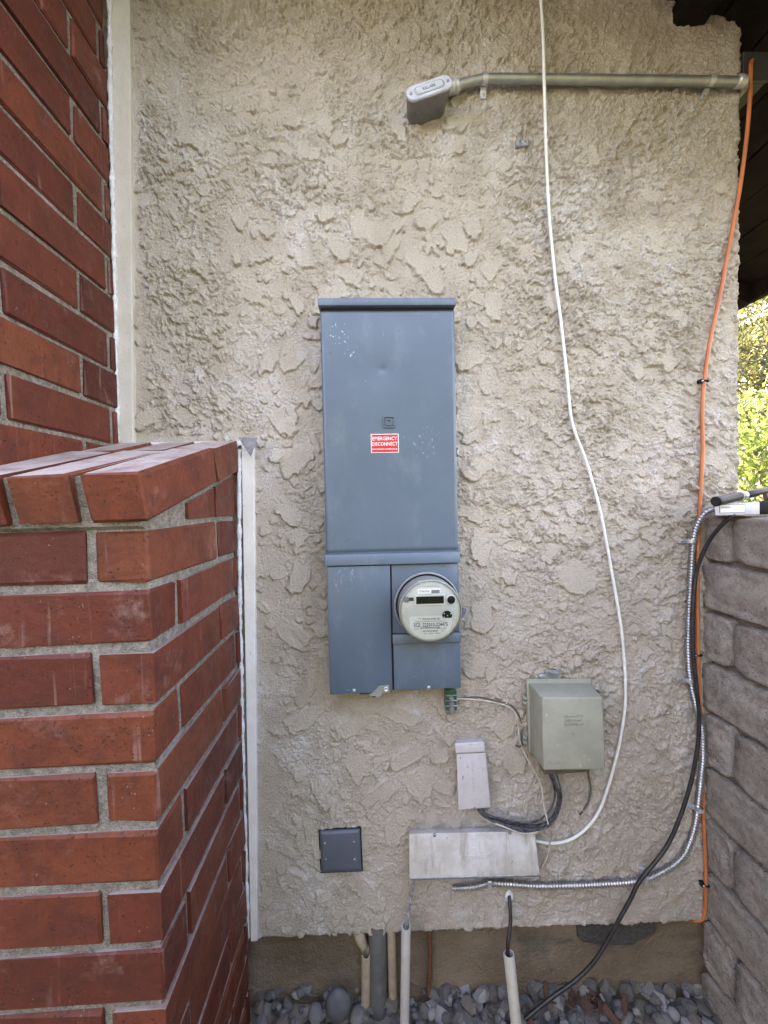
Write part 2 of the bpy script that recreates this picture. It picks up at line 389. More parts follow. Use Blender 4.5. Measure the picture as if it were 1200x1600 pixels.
def m_emt(name='bright_conduit_steel', c=(.40, .415, .41), metal=.75, rough=.34):
    t = NT(name); t.col(t.mix(t.ramp(t.noise(30, 4, .6), .35, .65), c, tuple(x * .8 for x in c))); t.set(t.ramp(t.noise(70, 4, .6), .3, .7, rough, rough + .15), metal); return t.m
MAT = dict(
    stucco=m_stucco(), brick=m_brick(), brick_cap=m_brick('dust_glare_brick_clay', (.50, .44, .42)), mortar=m_mortar(), block=m_block(), panel=m_panel(),  # cap variant: dust plus painted sky glare whitens its upper faces
    gap=simple('dark_gap', (.012, .012, .014), rough=.8),
    trim=m_painted('trim_paint', (.76, .75, .73), (.68, .665, .63), (.35, .32, .28), 10, .4, .15),
    trim_beige=m_painted('trim_beige_paint', (.58, .55, .49), (.52, .49, .42), (.30, .27, .22), 10, .4, .15),
    caulk=simple('caulk', (.66, .68, .70), (.52, .53, .54), .8, ns=70, bump=.004, bs=90),
    galv=m_galv('galvanised_steel', (.27, .285, .285), (.37, .385, .38)),
    bright=m_galv('bright_aluminium', (.50, .515, .54), (.58, .595, .62), .28),
    dull=simple('cast_aluminium', (.16, .16, .158), (.20, .20, .195), .5, .4, 80, .0004, 300),
    emt=m_emt(), flex=m_emt('armoured_steel', (.55, .56, .57), .9, .3), cover=m_emt('bright_cast_cover', (.62, .64, .68), .45, .34),
    steel=m_galv('dark_steel', (.25, .26, .27), (.38, .39, .40), .3),
    found=None,
    white_cable=simple('white_cable', (.74, .75, .72), (.66, .67, .63), .5, ns=30),
    wire=simple('ivory_wire', (.56, .53, .46), (.40, .36, .30), .6, ns=60),
    orange=simple('orange_cable', (.56, .17, .06), (.46, .135, .05), .5, ns=12),
    black=simple('black_cable', (.012, .012, .015), (.03, .03, .034), .4, ns=60),
    black_paint=simple('black_cable_with_paint', (.010, .010, .013), (.10, .10, .11), .5, ns=110),
    telecom=m_painted('olive_grey_plastic', (.335, .34, .275), (.29, .295, .235), (.56, .57, .50), 12, .6, .12),
    dark_olive=simple('dark_olive_plastic', (.11, .105, .075), (.08, .075, .055), .7, ns=40),
    box_lilac=m_painted('lilac_grey_paint', (.55, .525, .535), (.49, .465, .475), (.12, .11, .12), 20, .8, .1),
    trunk=m_painted('weathered_white_paint', (.64, .635, .63), (.48, .455, .42), (.08, .08, .09), 10, 1.0, .75),
    plate=simple('grey_plate_enamel', (.082, .098, .128), (.09, .106, .136), .5, ns=20),
    gasket=simple('black_gasket', (.008, .008, .014), rough=.7),
    red=simple('red_vinyl', (.56, .022, .028), rough=.4), white=simple('white_print', (.80, .80, .80), rough=.45),
    meter_grey=simple('meter_grey_plastic', (.53, .54, .525), (.49, .50, .485), .5, ns=12),
    meter_light=simple('meter_light_plastic', (.60, .62, .59), rough=.45), meter_lab=simple('meter_label', (.62, .635, .635), rough=.5),
    lcd=simple('dark_display', (.010, .012, .011), (.018, .021, .020), .6, ns=300, spec=.02), ink=simple('black_print', (.03, .03, .035), rough=.6),
    grey_ink=simple('grey_print', (.18, .19, .19), rough=.6),
    glass=m_glass(), blackp=simple('black_plastic', (.010, .010, .013), (.016, .016, .020), .5, ns=40, spec=.1),
    ringm=simple('tinned_ring', (.50, .51, .50), (.40, .41, .40), .35, .35, ns=50),
    green=simple('green_bonding_block', (.02, .10, .055), (.03, .06, .05), .4, ns=200),
    dev=simple('silver_grey_plastic', (.38, .39, .42), (.44, .45, .47), .4, ns=30),
    pvc=m_painted('grey_pvc', (.44, .42, .40), (.38, .36, .335), (.18, .16, .14), 18, .5, .3),
    pvc_w=m_painted('ivory_pvc', (.55, .53, .47), (.47, .45, .38), (.22, .20, .16), 18, .5, .25),
    pipe_b=m_painted('beige_painted_pipe', (.34, .285, .20), (.28, .23, .16), (.12, .10, .08), 30, .6, .4),
    pipe_d=m_painted('dark_drain_pipe', (.115, .115, .11), (.09, .09, .085), (.05, .05, .05), 30, .5, .3),
    rust=simple('rust', (.19, .055, .022), (.10, .035, .02), .9, ns=120, bump=.002, bs=300),
    wood=simple('dark_wood', (.010, .008, .007), (.016, .012, .010), .75, ns=12, bump=.002, bs=60, spec=.08),
    bark=simple('bark', (.10, .075, .055), (.06, .045, .035), .9, ns=30, bump=.01, bs=30),
    leaf=m_leaf('bright_leaf', (.055, .095, .024), (.085, .125, .034), (.17, .26, .075)),
    pine=m_leaf('dark_needles', (.035, .055, .028), (.06, .075, .035), (.16, .17, .06)),
    chip=simple('red_bark', (.10, .045, .034), (.07, .036, .028), .9, ns=90),
    grass=m_ground(),
)
def m_found():
    t = NT('foundation_concrete')
    c = t.mix(t.ramp(t.noise(5, 5, .65), .3, .7), (.225, .17, .115), (.34, .265, .19))
    c = t.mix(t.ramp(t.noise(3, 5, .7, t.map((1, 1, 3))), .55, .72, 0, .7), c, (.13, .115, .10))
    c = t.mix(t.ramp(t.noise(80, 4, .7), .55, .75, 0, .4), c, (.30, .23, .16))
    t.col(c); t.set(.95, 0, .15); t.bump(t.noise(60, 6, .75), .02, 1); return t.m
MAT['found'] = m_found()
def m_stone():
    t = NT('slate_gravel'); v = t.map((1, 1, 1), True); oi = t.n('ShaderNodeObjectInfo').outputs['Random']
    cr = t.n('ShaderNodeValToRGB'); e = cr.color_ramp; e.interpolation = 'CONSTANT'
    for p, c in ((0, (.125, .12, .115)), (.25, (.225, .22, .215)), (.5, (.17, .158, .142)), (.68, (.345, .34, .335)), (.82, (.20, .165, .135)), (.92, (.40, .37, .32))):
        x = e.elements.new(p) if p else e.elements[0]; x.color = (*c, 1)
    e.elements.remove(e.elements[-1]) if e.elements[-1].position == 1 else None
    t.l(oi, cr.inputs[0])
    c = t.mix(t.ramp(t.noise(60, 5, .7, v), .4, .75, 0, .6), cr.outputs[0], (.28, .275, .27))
    c = t.mix(t.ramp(t.noise(30, 4, .6, v), .62, .72, 0, .7), c, (.36, .36, .36))
    t.col(c); t.set(.75, 0, .35); t.bump(t.noise(90, 6, .7, v), .004, .9); return t.m
MAT['stone'] = m_stone()

# ------------------------------------------------------------------ ground
def roof_under(x): return H + 1.330 - .33 * (x - 1.06)
def ground_z(x): return -.02 - .045 * max(0, min(1.3, x + .35))
g = MB()
N = 40; xs = [-60, -20, -5] + [-2 + 4 * i / N for i in range(N + 1)] + [6, 30, 120]; ys = [-60, -10] + [-2 + 3.2 * i / 24 for i in range(25)] + [4, 12, 40, 200]
gv = [[g.bm.verts.new((x, y, ground_z(x) - .03 + (.008 * float(perlin(x * 7, y * 7)) if abs(x) < 2 and abs(y) < 2 else 0))) for x in xs] for y in ys]
for j in range(len(ys) - 1):
    for i in range(len(xs) - 1): g.bm.faces.new((gv[j][i], gv[j][i + 1], gv[j + 1][i + 1], gv[j + 1][i]))
ground = g.build('ground', MAT['grass'], smooth_=True); ground['kind'] = 'structure'

# ------------------------------------------------------------------ house
house = empty('house', (.2, 3.0, 0), 'tan stucco house wall with dark eave at the upper right', 'house')

def build_stucco():
    st = .0023
    x0, x1, z0, z1 = -.80, 1.071, .178, 3.02
    nx = int((x1 - x0) / st) + 1; nz = int((z1 - z0) / st) + 1
    u = np.linspace(x0, x1, nx)[None, :].repeat(nz, 0); v = np.linspace(z0, z1, nz)[:, None].repeat(nx, 1)
    und = 2.5 * fbm(u * 3.2, v * 3.2, 3, 1)
    # re-plastered patch round the panel
    dx = np.maximum(np.maximum(-.33 - u, u - .33), 0); dz = np.maximum(np.maximum(.25 - v, v - 2.13), 0)
    patch = 1 - smooth(.0, .16, np.hypot(dx, dz) + .10 * fbm(u * 7, v * 7, 3, 5))
    bare = np.maximum(1 - smooth(.03, .09, u + .335 + .02 * perlin(u * 9, v * 9, 3)) * 1.0, 0) * (v < 1.62)      # brushed margin beside the lower trim
    bare = np.maximum(bare, (1 - smooth(.015, .05, u + .635 + .01 * perlin(u * 9, v * 9, 8))) * (v > 1.55))
    bare = np.maximum(bare, (1 - smooth(.02, .10, v - z0)) * .6)
    # ragged skip-trowel lace
    wx = u + .010 * perlin(u * 40, v * 40, 21); wz = v + .010 * perlin(u * 40, v * 40, 33)
    n1 = fbm(wx * 21, wz * 24, 5, 11, .62); n2 = fbm(wx * 44, wz * 50, 4, 12, .62)
    amp = .50 + .55 * smooth(-.25, .25, fbm(u * 3.5, v * 3.5, 3, 41))
    n1 = fbm(wx * 27, wz * 31, 6, 11, .66); n2 = fbm(wx * 58, wz * 66, 5, 12, .68)
    dense = smooth(-.12, .22, fbm(u * 5.5, v * 5.5, 3, 14))
    lace = 3.6 * smooth(.035, .055, n1) + 3.0 * smooth(.22, .24, n1) + 2.8 * smooth(.10, .13, n2) * (.25 + .75 * dense) + 1.6 * smooth(.10, .18, fbm(wx * 105, wz * 120, 4, 13, .65)) * dense
    lace = lace * amp * 1.5 * (1 - .55 * patch) * (1 - .8 * bare)
    # combed streaks on the right half
    ang = .5 + .9 * fbm(u * 1.5, v * 1.5, 2, 51); ca, sa = np.cos(ang), np.sin(ang)
    comb = fbm((u * ca - v * sa) * 22, (u * sa + v * ca) * 120, 3, 52)
    streak = smooth(.05, .3, u - .22 + .2 * fbm(u * 3, v * 3, 2, 57))
    rough = fbm(u * 130, v * 130, 3, 61)
    crumb = smooth(.22, .34, fbm(wx * 150, wz * 150, 2, 63)) * (.35 + .65 * dense)
    grain = 1.7 * crumb * (1 - .5 * bare) + 2.0 * comb * (.3 + streak) * (1 - bare) + (.9 + .7 * patch) * rough * (1 - .5 * bare) + .7 * fbm(u * 260, v * 260, 2, 62)
    h = und + lace
    dabm = np.zeros_like(h)
    pn = fbm(u * 45, v * 45, 3, 71); pf = fbm(u * 170, v * 170, 2, 72)
    def dab(cx, cz, L, Wd, a, hh, rag=.22, flat=1.0):
        r_ = 1.4 * max(L, Wd); i0, i1 = np.searchsorted(u[0], [cx - r_, cx + r_]); j0, j1 = np.searchsorted(v[:, 0], [cz - r_, cz + r_])
        if i1 - i0 < 2 or j1 - j0 < 2: return
        s = np.s_[j0:j1, i0:i1]; X = u[s] - cx; Z = v[s] - cz; A = (X * math.cos(a) + Z * math.sin(a)) / L; B = (-X * math.sin(a) + Z * math.cos(a)) / Wd
        B = B + .25 * A * A * math.sin(cx * 90)
        r = (np.abs(A) ** 2.6 + np.abs(B) ** 2.6) ** (1 / 2.6) + rag * pn[s] * 1.6
        fade = smooth(-1.0, -.3, A)                               # the stroke starts at nothing and ends in a lip
        m = (1 - smooth(.86, 1.0, r)); k = hh * (.15 + .85 * smooth(-1.1, .7, A)) + hh * .30 * smooth(.62, .9, r) * fade
        k = k + (1 - flat) * 2.0 * pf[s] + .35 * pf[s]
        w = m * (.25 + .75 * fade)
        h[s] = h[s] * (1 - w) + (und[s] + .7 + k) * w
        dabm[s] = np.maximum(dabm[s], w * flat)
    rg = random.Random(3)
    for i in range(2000):                                         # small chips everywhere
        cx, cz = rg.uniform(x0, x1), rg.uniform(z0, z1)
        dab(cx, cz, rg.uniform(.006, .019), rg.uniform(.0045, .011), rg.uniform(-2.6, -.4), rg.uniform(3.5, 7), .7, .6)
    for i in range(150):                                          # broader smears on the old plaster
        cx, cz = rg.uniform(x0, x1), rg.uniform(z0, z1)
        dab(cx, cz, rg.uniform(.018, .05), rg.uniform(.012, .024), rg.uniform(-2.8, -.3), rg.uniform(5, 8.5), .55, .8)
    spots = [(512, 335, 30, 12, -2.3), (560, 352, 40, 13, -1.5), (592, 365, 38, 22, -1.6), (610, 390, 46, 10, -2.1), (530, 390, 34, 14, -1.0), (655, 410, 46, 15, -.9), (678, 440, 34, 14, -1.4), (670, 345, 34, 13, -2.5), (715, 380, 26, 14, -1.4), (476, 405, 26, 15, -1.1), (765, 420, 30, 14, -2.0), (545, 430, 34, 12, -.7), (770, 480, 34, 14, -1.6), (735, 560, 40, 18, -2.5), (732, 650, 52, 20, -2.2), (745, 735, 40, 15, -2.5), (460, 560, 40, 14, -2.4), (440, 660, 46, 14, -.8), (465, 720, 46, 16, -2.3), (450, 800, 40, 14, -1.0), (470, 900, 44, 16, -1.9), (455, 990, 50, 16, -.7), (750, 850, 40, 16, -1.8), (752, 960, 46, 18, -1.5), (745, 1040, 34, 16, -2.2), (555, 1130, 56, 14, -2.6), (480, 1120, 52, 14, -2.5), (620, 1115, 66, 12, -.35), (640, 1180, 60, 13, -2.6), (560, 1195, 36, 20, -1.2), (600, 1235, 60, 15, -2.55), (500, 1235, 44, 11, -1.25), (480, 1310, 30, 18, -1.6), (620, 1290, 46, 18, -2.1), (660, 1220, 44, 20, -1.9), (545, 1415, 48, 10, -2.75), (570, 1390, 60, 14, -.9), (460, 1375, 30, 12, -.3), (800, 1180, 44, 22, -1.4), (790, 1130, 40, 18, -2.0), (900, 900, 44, 34, -2.2), (690, 690, 20, 10, -1)]
    for (px, py, L, Wd, a) in spots:
        p = at(px, py, W); dab(p.x, p.z, L * .00175 * .72, Wd * .0019 * .95, a, rg.uniform(5.5, 8.5), .24, 1.0)
    for i in range(60):
        cx, cz = rg.uniform(-.33, .34), rg.uniform(.22, 2.2)
        dab(cx, cz, rg.uniform(.018, .045), rg.uniform(.009, .019), rg.uniform(-2.8, -.3), rg.uniform(4, 7.5), .35, 1.0)
    # dragged plaster: every flake keeps its crisp lower lip and fades out upwards
    dr = (.72 + .3 * fbm(u * 6, v * 6, 2, 95)) * st * 1000
    sh = np.sign(fbm(u[0] * 4, u[0] * 0 + .5, 2, 96)).astype(int)
    for j in range(1, nz):
        prev = h[j - 1]
        if j % 2: prev = np.where(sh > 0, np.roll(prev, 1), np.roll(prev, -1))
        h[j] = np.maximum(h[j], prev - dr[j])
    h = h + grain * (1 - .75 * dabm)
    crest = np.clip(smooth(.0, .06, n1) * .6 + smooth(.08, .16, n2) * .5, 0, 1)
    # geometry
    edge = smooth(x1 - .012, x1, u); y = W - h * .001 + .012 * edge ** 2
    ux = u + edge * (.006 * fbm(v * 9, v * 0 + 3, 4, 81) + .004 * fbm(v * 60, u * 0, 2, 82)) + edge * .012 * smooth(2.2, 2.7, v)
    low = 1 - smooth(0, .05, v - z0); y = y + .006 * (1 - smooth(0, .008, v - z0))
    vz = v + (-.017 * (u + .05)) * (1 - smooth(0, .5, v - z0)) + low * (.007 * fbm(u * 14, u * 0 + 1, 4, 91) + .003 * fbm(u * 80, u * 0, 2, 92))
    co = np.stack([ux, y, vz], -1)
    # return the right edge and the lower edge back into the wall
    colx = co[:, -1:].copy(); colx[..., 1] = W + .10; co = np.concatenate([co, colx], 1); dabm = np.concatenate([dabm, dabm[:, -1:] * 0], 1); crest = np.concatenate([crest, crest[:, -1:]], 1)
    rowb = co[:1].copy(); rowb[..., 1] = W + .07; co = np.concatenate([rowb, co], 0); dabm = np.concatenate([dabm[:1] * 0, dabm], 0); crest = np.concatenate([crest[:1], crest], 0)
    nz2, nx2 = co.shape[:2]; idx = np.arange(nz2 * nx2).reshape(nz2, nx2)
    q = np.stack([idx[:-1, :-1], idx[:-1, 1:], idx[1:, 1:], idx[1:, :-1]], -1).reshape(-1, 4)
    cf = co.reshape(-1, 3); keep = cf[q[:, 0], 2] < roof_under(cf[q[:, 0], 0]) + .02
    q = q[keep]
    m = bpy.data.meshes.new('stucco_wall'); o_ = off(house)
    cf = cf - np.array(o_)
    m.vertices.add(len(cf)); m.vertices.foreach_set('co', cf.ravel())
    m.loops.add(q.size); m.loops.foreach_set('vertex_index', q.ravel().astype(np.int32))
    m.polygons.add(len(q)); m.polygons.foreach_set('loop_start', np.arange(0, q.size, 4, dtype=np.int32))
    m.polygons.foreach_set('use_smooth', np.ones(len(q), bool)); m.update(calc_edges=True)
    a = m.attributes.new('dab', 'FLOAT', 'POINT'); a.data.foreach_set('value', dabm.ravel().astype(np.float32))
    a = m.attributes.new('crest', 'FLOAT', 'POINT'); a.data.foreach_set('value', crest.ravel().astype(np.float32))
    m.materials.append(MAT['stucco'])
    o = bpy.data.objects.new('stucco_wall', m); COL.objects.link(o); o.parent = house; OFF[o.name] = o_
    return o
build_stucco()
m = MB(); m.box(-8, 1.060, W + .08, 9, .19, 2.55); m.build('side_wall_or_blocker', MAT['stucco'], house)
m = MB(); m.box(-8, -3.4, -6, W + .05, .0, 2.9); m.build('side_wall_or_blocker', MAT['stucco'], house)  # unseen house wing added at the left to block sky light
m = MB(); m.box(-3.4, -.80, W, W + .08, .19, 3.0); m.build('stucco_wall', MAT['stucco'], house)
# concrete footing, set back under the plaster
fb = MB(); FY = W + .036
fx = np.linspace(-.6, 1.05, 120); fz = np.linspace(-.2, .21, 34); fv = []
for z in fz:
    fv.append([fb.bm.verts.new((x, FY + .010 * float(fbm(x * 5, z * 9, 4, 5)) - .006 * float(smooth(.12, .0, z)), z)) for x in fx])
for j in range(len(fz) - 1):
    for i in range(len(fx) - 1): fb.bm.faces.new((fv[j][i], fv[j][i + 1], fv[j + 1][i + 1], fv[j + 1][i]))
foundation = fb.build('foundation', MAT['found'], house, True)
pz = at(960, 1458, FY)
pm = MB()
rgp = random.Random(5); prof = [(pz.x + .115 * math.cos(a) * (1 + .12 * rgp.uniform(-1, 1)), pz.z + .020 + .050 * math.sin(a) * (1 + .15 * rgp.uniform(-1, 1))) for a in [math.pi + math.pi * k / 11 for k in range(12)]] + [(pz.x + .11, .195), (pz.x - .12, .197)]
pm.prism(prof, FY - .012, FY + .02, .004)
pm.build('mortar_patch', simple('dark_patch', (.085, .08, .072), (.05, .048, .045), .95, ns=90, bump=.008, bs=140), foundation, label='dark grey rough patch under the plaster edge')
mk = MB(); mk.box(-7.8, 1.0, FY + .03, 9, -.2, .24); mk.build('footing_core', MAT['found'], house)
# roof: slope falling to the right, boards running front to back, fascia and lookouts
roof = MB()
EX, RY = 1.93, .50
def ru(x): return roof_under(x)
roof.poly([(EX, RY, ru(EX) + .03), (EX, 9.5, ru(EX) + .03), (-4, 9.5, ru(-4) + .03), (-4, RY, ru(-4) + .03), (EX, RY, ru(EX) + .06), (EX, 9.5, ru(EX) + .06), (-4, 9.5, ru(-4) + .06), (-4, RY, ru(-4) + .06),
           (-9.5, RY, ru(1.5) + .03), (-9.5, 9.5, ru(1.5) + .03), (-9.5, RY, ru(1.5) + .06), (-9.5, 9.5, ru(1.5) + .06)],
          [(0, 1, 2, 3), (4, 7, 6, 5), (0, 4, 5, 1), (0, 3, 7, 4), (1, 5, 6, 2), (3, 2, 9, 8), (7, 10, 11, 6), (3, 8, 10, 7), (8, 9, 11, 10)])
roofo = roof.build('roof', MAT['wood'], house)
bw = .128
for k in range(13):
    xa = EX - .02 - k * bw; xb = xa - bw + .006; dz = random.uniform(-.003, .003)
    b = MB(); b.hexa([(xa, 9.4, ru(xa) + .028), (xb, 9.4, ru(xb) + .028), (xb, 9.4, ru(xb) + .006 + dz), (xa, 9.4, ru(xa) + .006 + dz)],
                     [(xa, RY + .03, ru(xa) + .028), (xb, RY + .03, ru(xb) + .028), (xb, RY + .03, ru(xb) + .006 + dz), (xa, RY + .03, ru(xa) + .006 + dz)])
    b.build('roof_board', MAT['wood'], roofo)
b = MB(); b.box(EX - .018, EX + .012, RY - .02, 9.5, ru(EX) - .075, ru(EX) + .07, .004); b.build('fascia', MAT['wood'], roofo)
for k in range(8):
    y = 1.9 + k * .62
    b = MB(); b.hexa([(EX - .03, y + .045, ru(EX) + .004), (1.0, y + .045, ru(1.0) + .004), (1.0, y + .045, ru(1.0) - .085), (EX - .03, y + .045, ru(EX) - .085)],
                     [(EX - .03, y, ru(EX) + .004), (1.0, y, ru(1.0) + .004), (1.0, y, ru(1.0) - .085), (EX - .03, y, ru(EX) - .085)], .003, 1)
    b.build('rafter', MAT['wood'], roofo)
for (pa, pb, dz) in ((1050, 1101, .0), (742, 790, .0)):
    xa, xb = at(pa, 20, W).x, at(pb, 20, W).x
    b = MB(); b.box(xa, xb, RY + .03, W + .05, ru(xb) - .035, ru(xb) + .004 + .015, .006); b.build('lookout', MAT['wood'], roofo)
b = MB(); b.hexa([(EX, RY + .03, ru(EX) + .05), (-4, RY + .03, ru(-4) + .05), (-4, RY + .03, ru(-4) - .20), (EX, RY + .03, ru(EX) - .20)],
                 [(EX, RY, ru(EX) + .05), (-4, RY, ru(-4) + .05), (-4, RY, ru(-4) - .20), (EX, RY, ru(EX) - .20)]); b.build('barge_board', MAT['wood'], roofo)
b = MB(); b.hexa([(1.072, W + .05, ru(1.0) + .02), (.62, W + .05, ru(.6) + .03), (.62, W + .05, ru(.62) - .030), (1.072, W + .05, ru(1.072) + .006)],
                 [(1.072, W - .012, ru(1.0) + .02), (.62, W - .012, ru(.6) + .03), (.62, W - .012, ru(.62) - .005), (1.072, W - .012, ru(1.072) + .012)]); b.build('frieze_board', MAT['wood'], roofo)

# trims where the plaster meets the brick
TY = W - .016
def strip(name, pts_l, pts_r, y0, y1, mat, bevel=.0015):
    n = len(pts_l); b = MB()
    for i in range(n - 1):
        a0, a1, c0, c1 = pts_l[i], pts_l[i + 1], pts_r[i], pts_r[i + 1]
        b.hexa([(a1[0], y1, a1[1]), (c1[0], y1, c1[1]), (c0[0], y1, c0[1]), (a0[0], y1, a0[1])], [(a1[0], y0, a1[1]), (c1[0], y0, c1[1]), (c0[0], y0, c0[1]), (a0[0], y0, a0[1])], bevel if n == 2 else 0, 1)
    return b.build(name, mat, house)
strip('trim_board', [(-.688, 1.597), (-.656, 3.06)], [(-.642, 1.597), (-.603, 3.06)], TY, W + .02, MAT['trim_beige'])
strip('trim_board', [(-.366, .195), (-.352, 1.585)], [(-.347, .195), (-.318, 1.585)], TY, W + .02, MAT['trim'])
strip('trim_board', [(-.66, 1.5865), (-.66, 1.6)], [(-.33, 1.5865), (-.33, 1.6)], TY + .004, W + .02, MAT['trim'])
def caulk(path, r, name='caulk_bead', seed=1):
    pts = spline(path, .006); rr = [r * (1 + .5 * float(perlin(i * .21, seed * 3.3)) + .35 * float(perlin(i * .9, seed * 5.1))) for i in range(len(pts))]
    b = MB(); b.tube(pts, rr, 8); b.build(name, MAT['caulk'], house, True)
caulk([(-.682, TY - .003, 1.60), (-.674, TY - .003, 2.0), (-.667, TY - .003, 2.5), (-.652, TY - .003, 3.04)], .006, seed=1)
caulk([(-.371, TY - .003, .21), (-.3705, TY - .003, .7), (-.366, TY - .003, 1.2), (-.357, TY - .003, 1.575)], .0055, seed=2)
caulk([(-.67, TY - .004, 1.592), (-.55, TY - .006, 1.587), (-.45, TY - .004, 1.588), (-.36, TY - .006, 1.584)], .007, seed=3)
fl = MB(); a, b_, c = at(372, 683, W - .030), at(402, 684, W - .050), at(392, 714, W - .056)
fl.poly([a, b_, c, a + Vector((0, .002, -.001)), b_ + Vector((0, .002, 0)), c + Vector((0, .002, .001))], [(0, 1, 2), (5, 4, 3), (0, 3, 4, 1), (1, 4, 5, 2), (2, 5, 3, 0)])
fl.build('flashing', MAT['steel'], house, label='bent metal flashing corner lifting off the wall')

# ------------------------------------------------------------------ brick chimney
chim = empty('brick_chimney', (-.9, .9, 0), 'red brick chimney with sloped shoulder at the left', 'chimney')
BX, FYB, SX = -.369, .655, -.672          # right face of the base, front face, right face of the upper stack
BH, PI_, BL, BD, JT = .0865, .1013, .288, .086, .0148
LEFT = -1.75
_bcache = {}
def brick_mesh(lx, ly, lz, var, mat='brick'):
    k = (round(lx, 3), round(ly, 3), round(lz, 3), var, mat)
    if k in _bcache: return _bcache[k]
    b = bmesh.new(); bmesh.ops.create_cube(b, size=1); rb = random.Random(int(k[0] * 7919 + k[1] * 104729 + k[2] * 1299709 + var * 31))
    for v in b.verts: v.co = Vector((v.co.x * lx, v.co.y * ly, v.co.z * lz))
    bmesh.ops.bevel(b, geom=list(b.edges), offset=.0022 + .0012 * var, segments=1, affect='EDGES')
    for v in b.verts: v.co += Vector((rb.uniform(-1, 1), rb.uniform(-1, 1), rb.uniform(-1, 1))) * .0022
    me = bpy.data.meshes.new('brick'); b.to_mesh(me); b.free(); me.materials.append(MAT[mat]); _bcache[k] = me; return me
def brick(x0, x1, y0, y1, z0, z1, rx=0, piv=None):
    c = Vector(((x0 + x1) / 2, (y0 + y1) / 2, (z0 + z1) / 2))
    o = bpy.data.objects.new('brick', brick_mesh(x1 - x0, y1 - y0, z1 - z0, random.randrange(3))); COL.objects.link(o); o.parent = chim
    o.location = c - off(chim) + Vector((random.uniform(-.0012, .0012), random.uniform(-.0012, .0012), random.uniform(-.0012, .0012)))
    o.rotation_euler = (rx, random.uniform(-.006, .006), random.uniform(-.005, .005)); return o
Z1 = 1.3835                                # top of the first full course of the base
def course(ztop, xr, odd, ymax):
    """one course round the front right corner; odd: stretcher on the side, header on the front"""
    z0, z1 = ztop - BH, ztop
    if odd:
        brick(xr - BD, xr, FYB, FYB + BL, z0, z1)
        y = FYB + BL + JT
    else:
        brick(xr - BL, xr, FYB, FYB + BD, z0, z1)
        y = FYB + BD + JT
    while y < ymax - .012:
        e = min(y + BL, ymax); brick(xr - BD, xr, y, e, z0, z1); y = e + JT
    x = xr - (BD if odd else BL) - JT
    while x > LEFT:
        brick(max(x - BL, LEFT), x, FYB, FYB + BD, z0, z1); x -= BL + JT
for r in range(14):
    zt = Z1 - r * PI_
    if zt < -.05: break
    course(zt, BX, r % 2 == 0, W - .026)
for r in range(-2, 16):
    zt = 1.686 + (r - 0) * .0985 - .007
    if zt > 3.2: break
    course(zt, SX, r % 2 == 1, W - .024)
# sloped shoulder: capping bricks laid up the slope
SL = math.atan(.27); y0c = .615; zc = 1.474
CT = .080
rot = Matrix.Rotation(SL, 3, 'X')
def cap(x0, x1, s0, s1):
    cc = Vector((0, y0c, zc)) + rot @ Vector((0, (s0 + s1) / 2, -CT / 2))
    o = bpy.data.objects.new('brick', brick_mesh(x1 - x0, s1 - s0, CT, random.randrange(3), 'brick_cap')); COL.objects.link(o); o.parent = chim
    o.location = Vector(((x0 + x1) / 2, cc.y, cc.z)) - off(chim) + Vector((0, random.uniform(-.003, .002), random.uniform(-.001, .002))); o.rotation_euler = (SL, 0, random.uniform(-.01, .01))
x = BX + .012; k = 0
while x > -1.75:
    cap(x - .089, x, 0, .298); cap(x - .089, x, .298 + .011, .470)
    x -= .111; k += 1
# cut bricks filling the wedge under the cap on the side
def slope_under(y): return zc + (y - y0c) * .27 - CT / math.cos(SL) - .012
zb = Z1 + .0138
b = MB()
ya, yb_ = .80, .930
b.poly([(BX, ya, zb), (BX, yb_, zb), (BX, yb_, slope_under(yb_)), (BX, ya, max(zb + .004, slope_under(ya))), (BX - .08, ya, zb), (BX - .08, yb_, zb), (BX - .08, yb_, slope_under(yb_)), (BX - .08, ya, max(zb + .004, slope_under(ya)))],
       [(0, 1, 2, 3), (7, 6, 5, 4), (0, 4, 5, 1), (1, 5, 6, 2), (2, 6, 7, 3), (3, 7, 4, 0)]); b.build('brick', MAT['brick'], chim)
b = MB(); ya, yb_ = .943, W - .026
b.poly([(BX, ya, zb), (BX, yb_, zb), (BX, yb_, slope_under(yb_)), (BX, ya, slope_under(ya)), (BX - .08, ya, zb), (BX - .08, yb_, zb), (BX - .08, yb_, slope_under(yb_)), (BX - .08, ya, slope_under(ya))],
       [(0, 1, 2, 3), (7, 6, 5, 4), (0, 4, 5, 1), (1, 5, 6, 2), (2, 6, 7, 3), (3, 7, 4, 0)]); b.build('brick', MAT['brick'], chim)
# recessed mortar bed
mr = .0065
cap_z = lambda y: zc + (y - y0c) * .27
b = MB()
def mcore(x0, x1, outline):
    n = len(outline); v = [(x1, y, z) for y, z in outline] + [(x0, y, z) for y, z in outline]
    b.poly(v, [tuple(range(n)), tuple(range(2 * n - 1, n - 1, -1))] + [(i, i + n, (i + 1) % n + n, (i + 1) % n) for i in range(n)])
mcore(LEFT + .01, BX - mr, [(FYB + mr, -.1), (W - .03, -.1), (W - .03, cap_z(W - .03) - .009), (y0c + .020, cap_z(y0c + .020) - .007), (y0c + .034, zc - .082), (FYB + mr, zc - .088)])
mcore(LEFT + .01, SX - mr, [(FYB + mr, 1.45), (W - .028, 1.45), (W - .028, 3.25), (FYB + mr, 3.25)])
b.build('mortar', MAT['mortar'], chim)

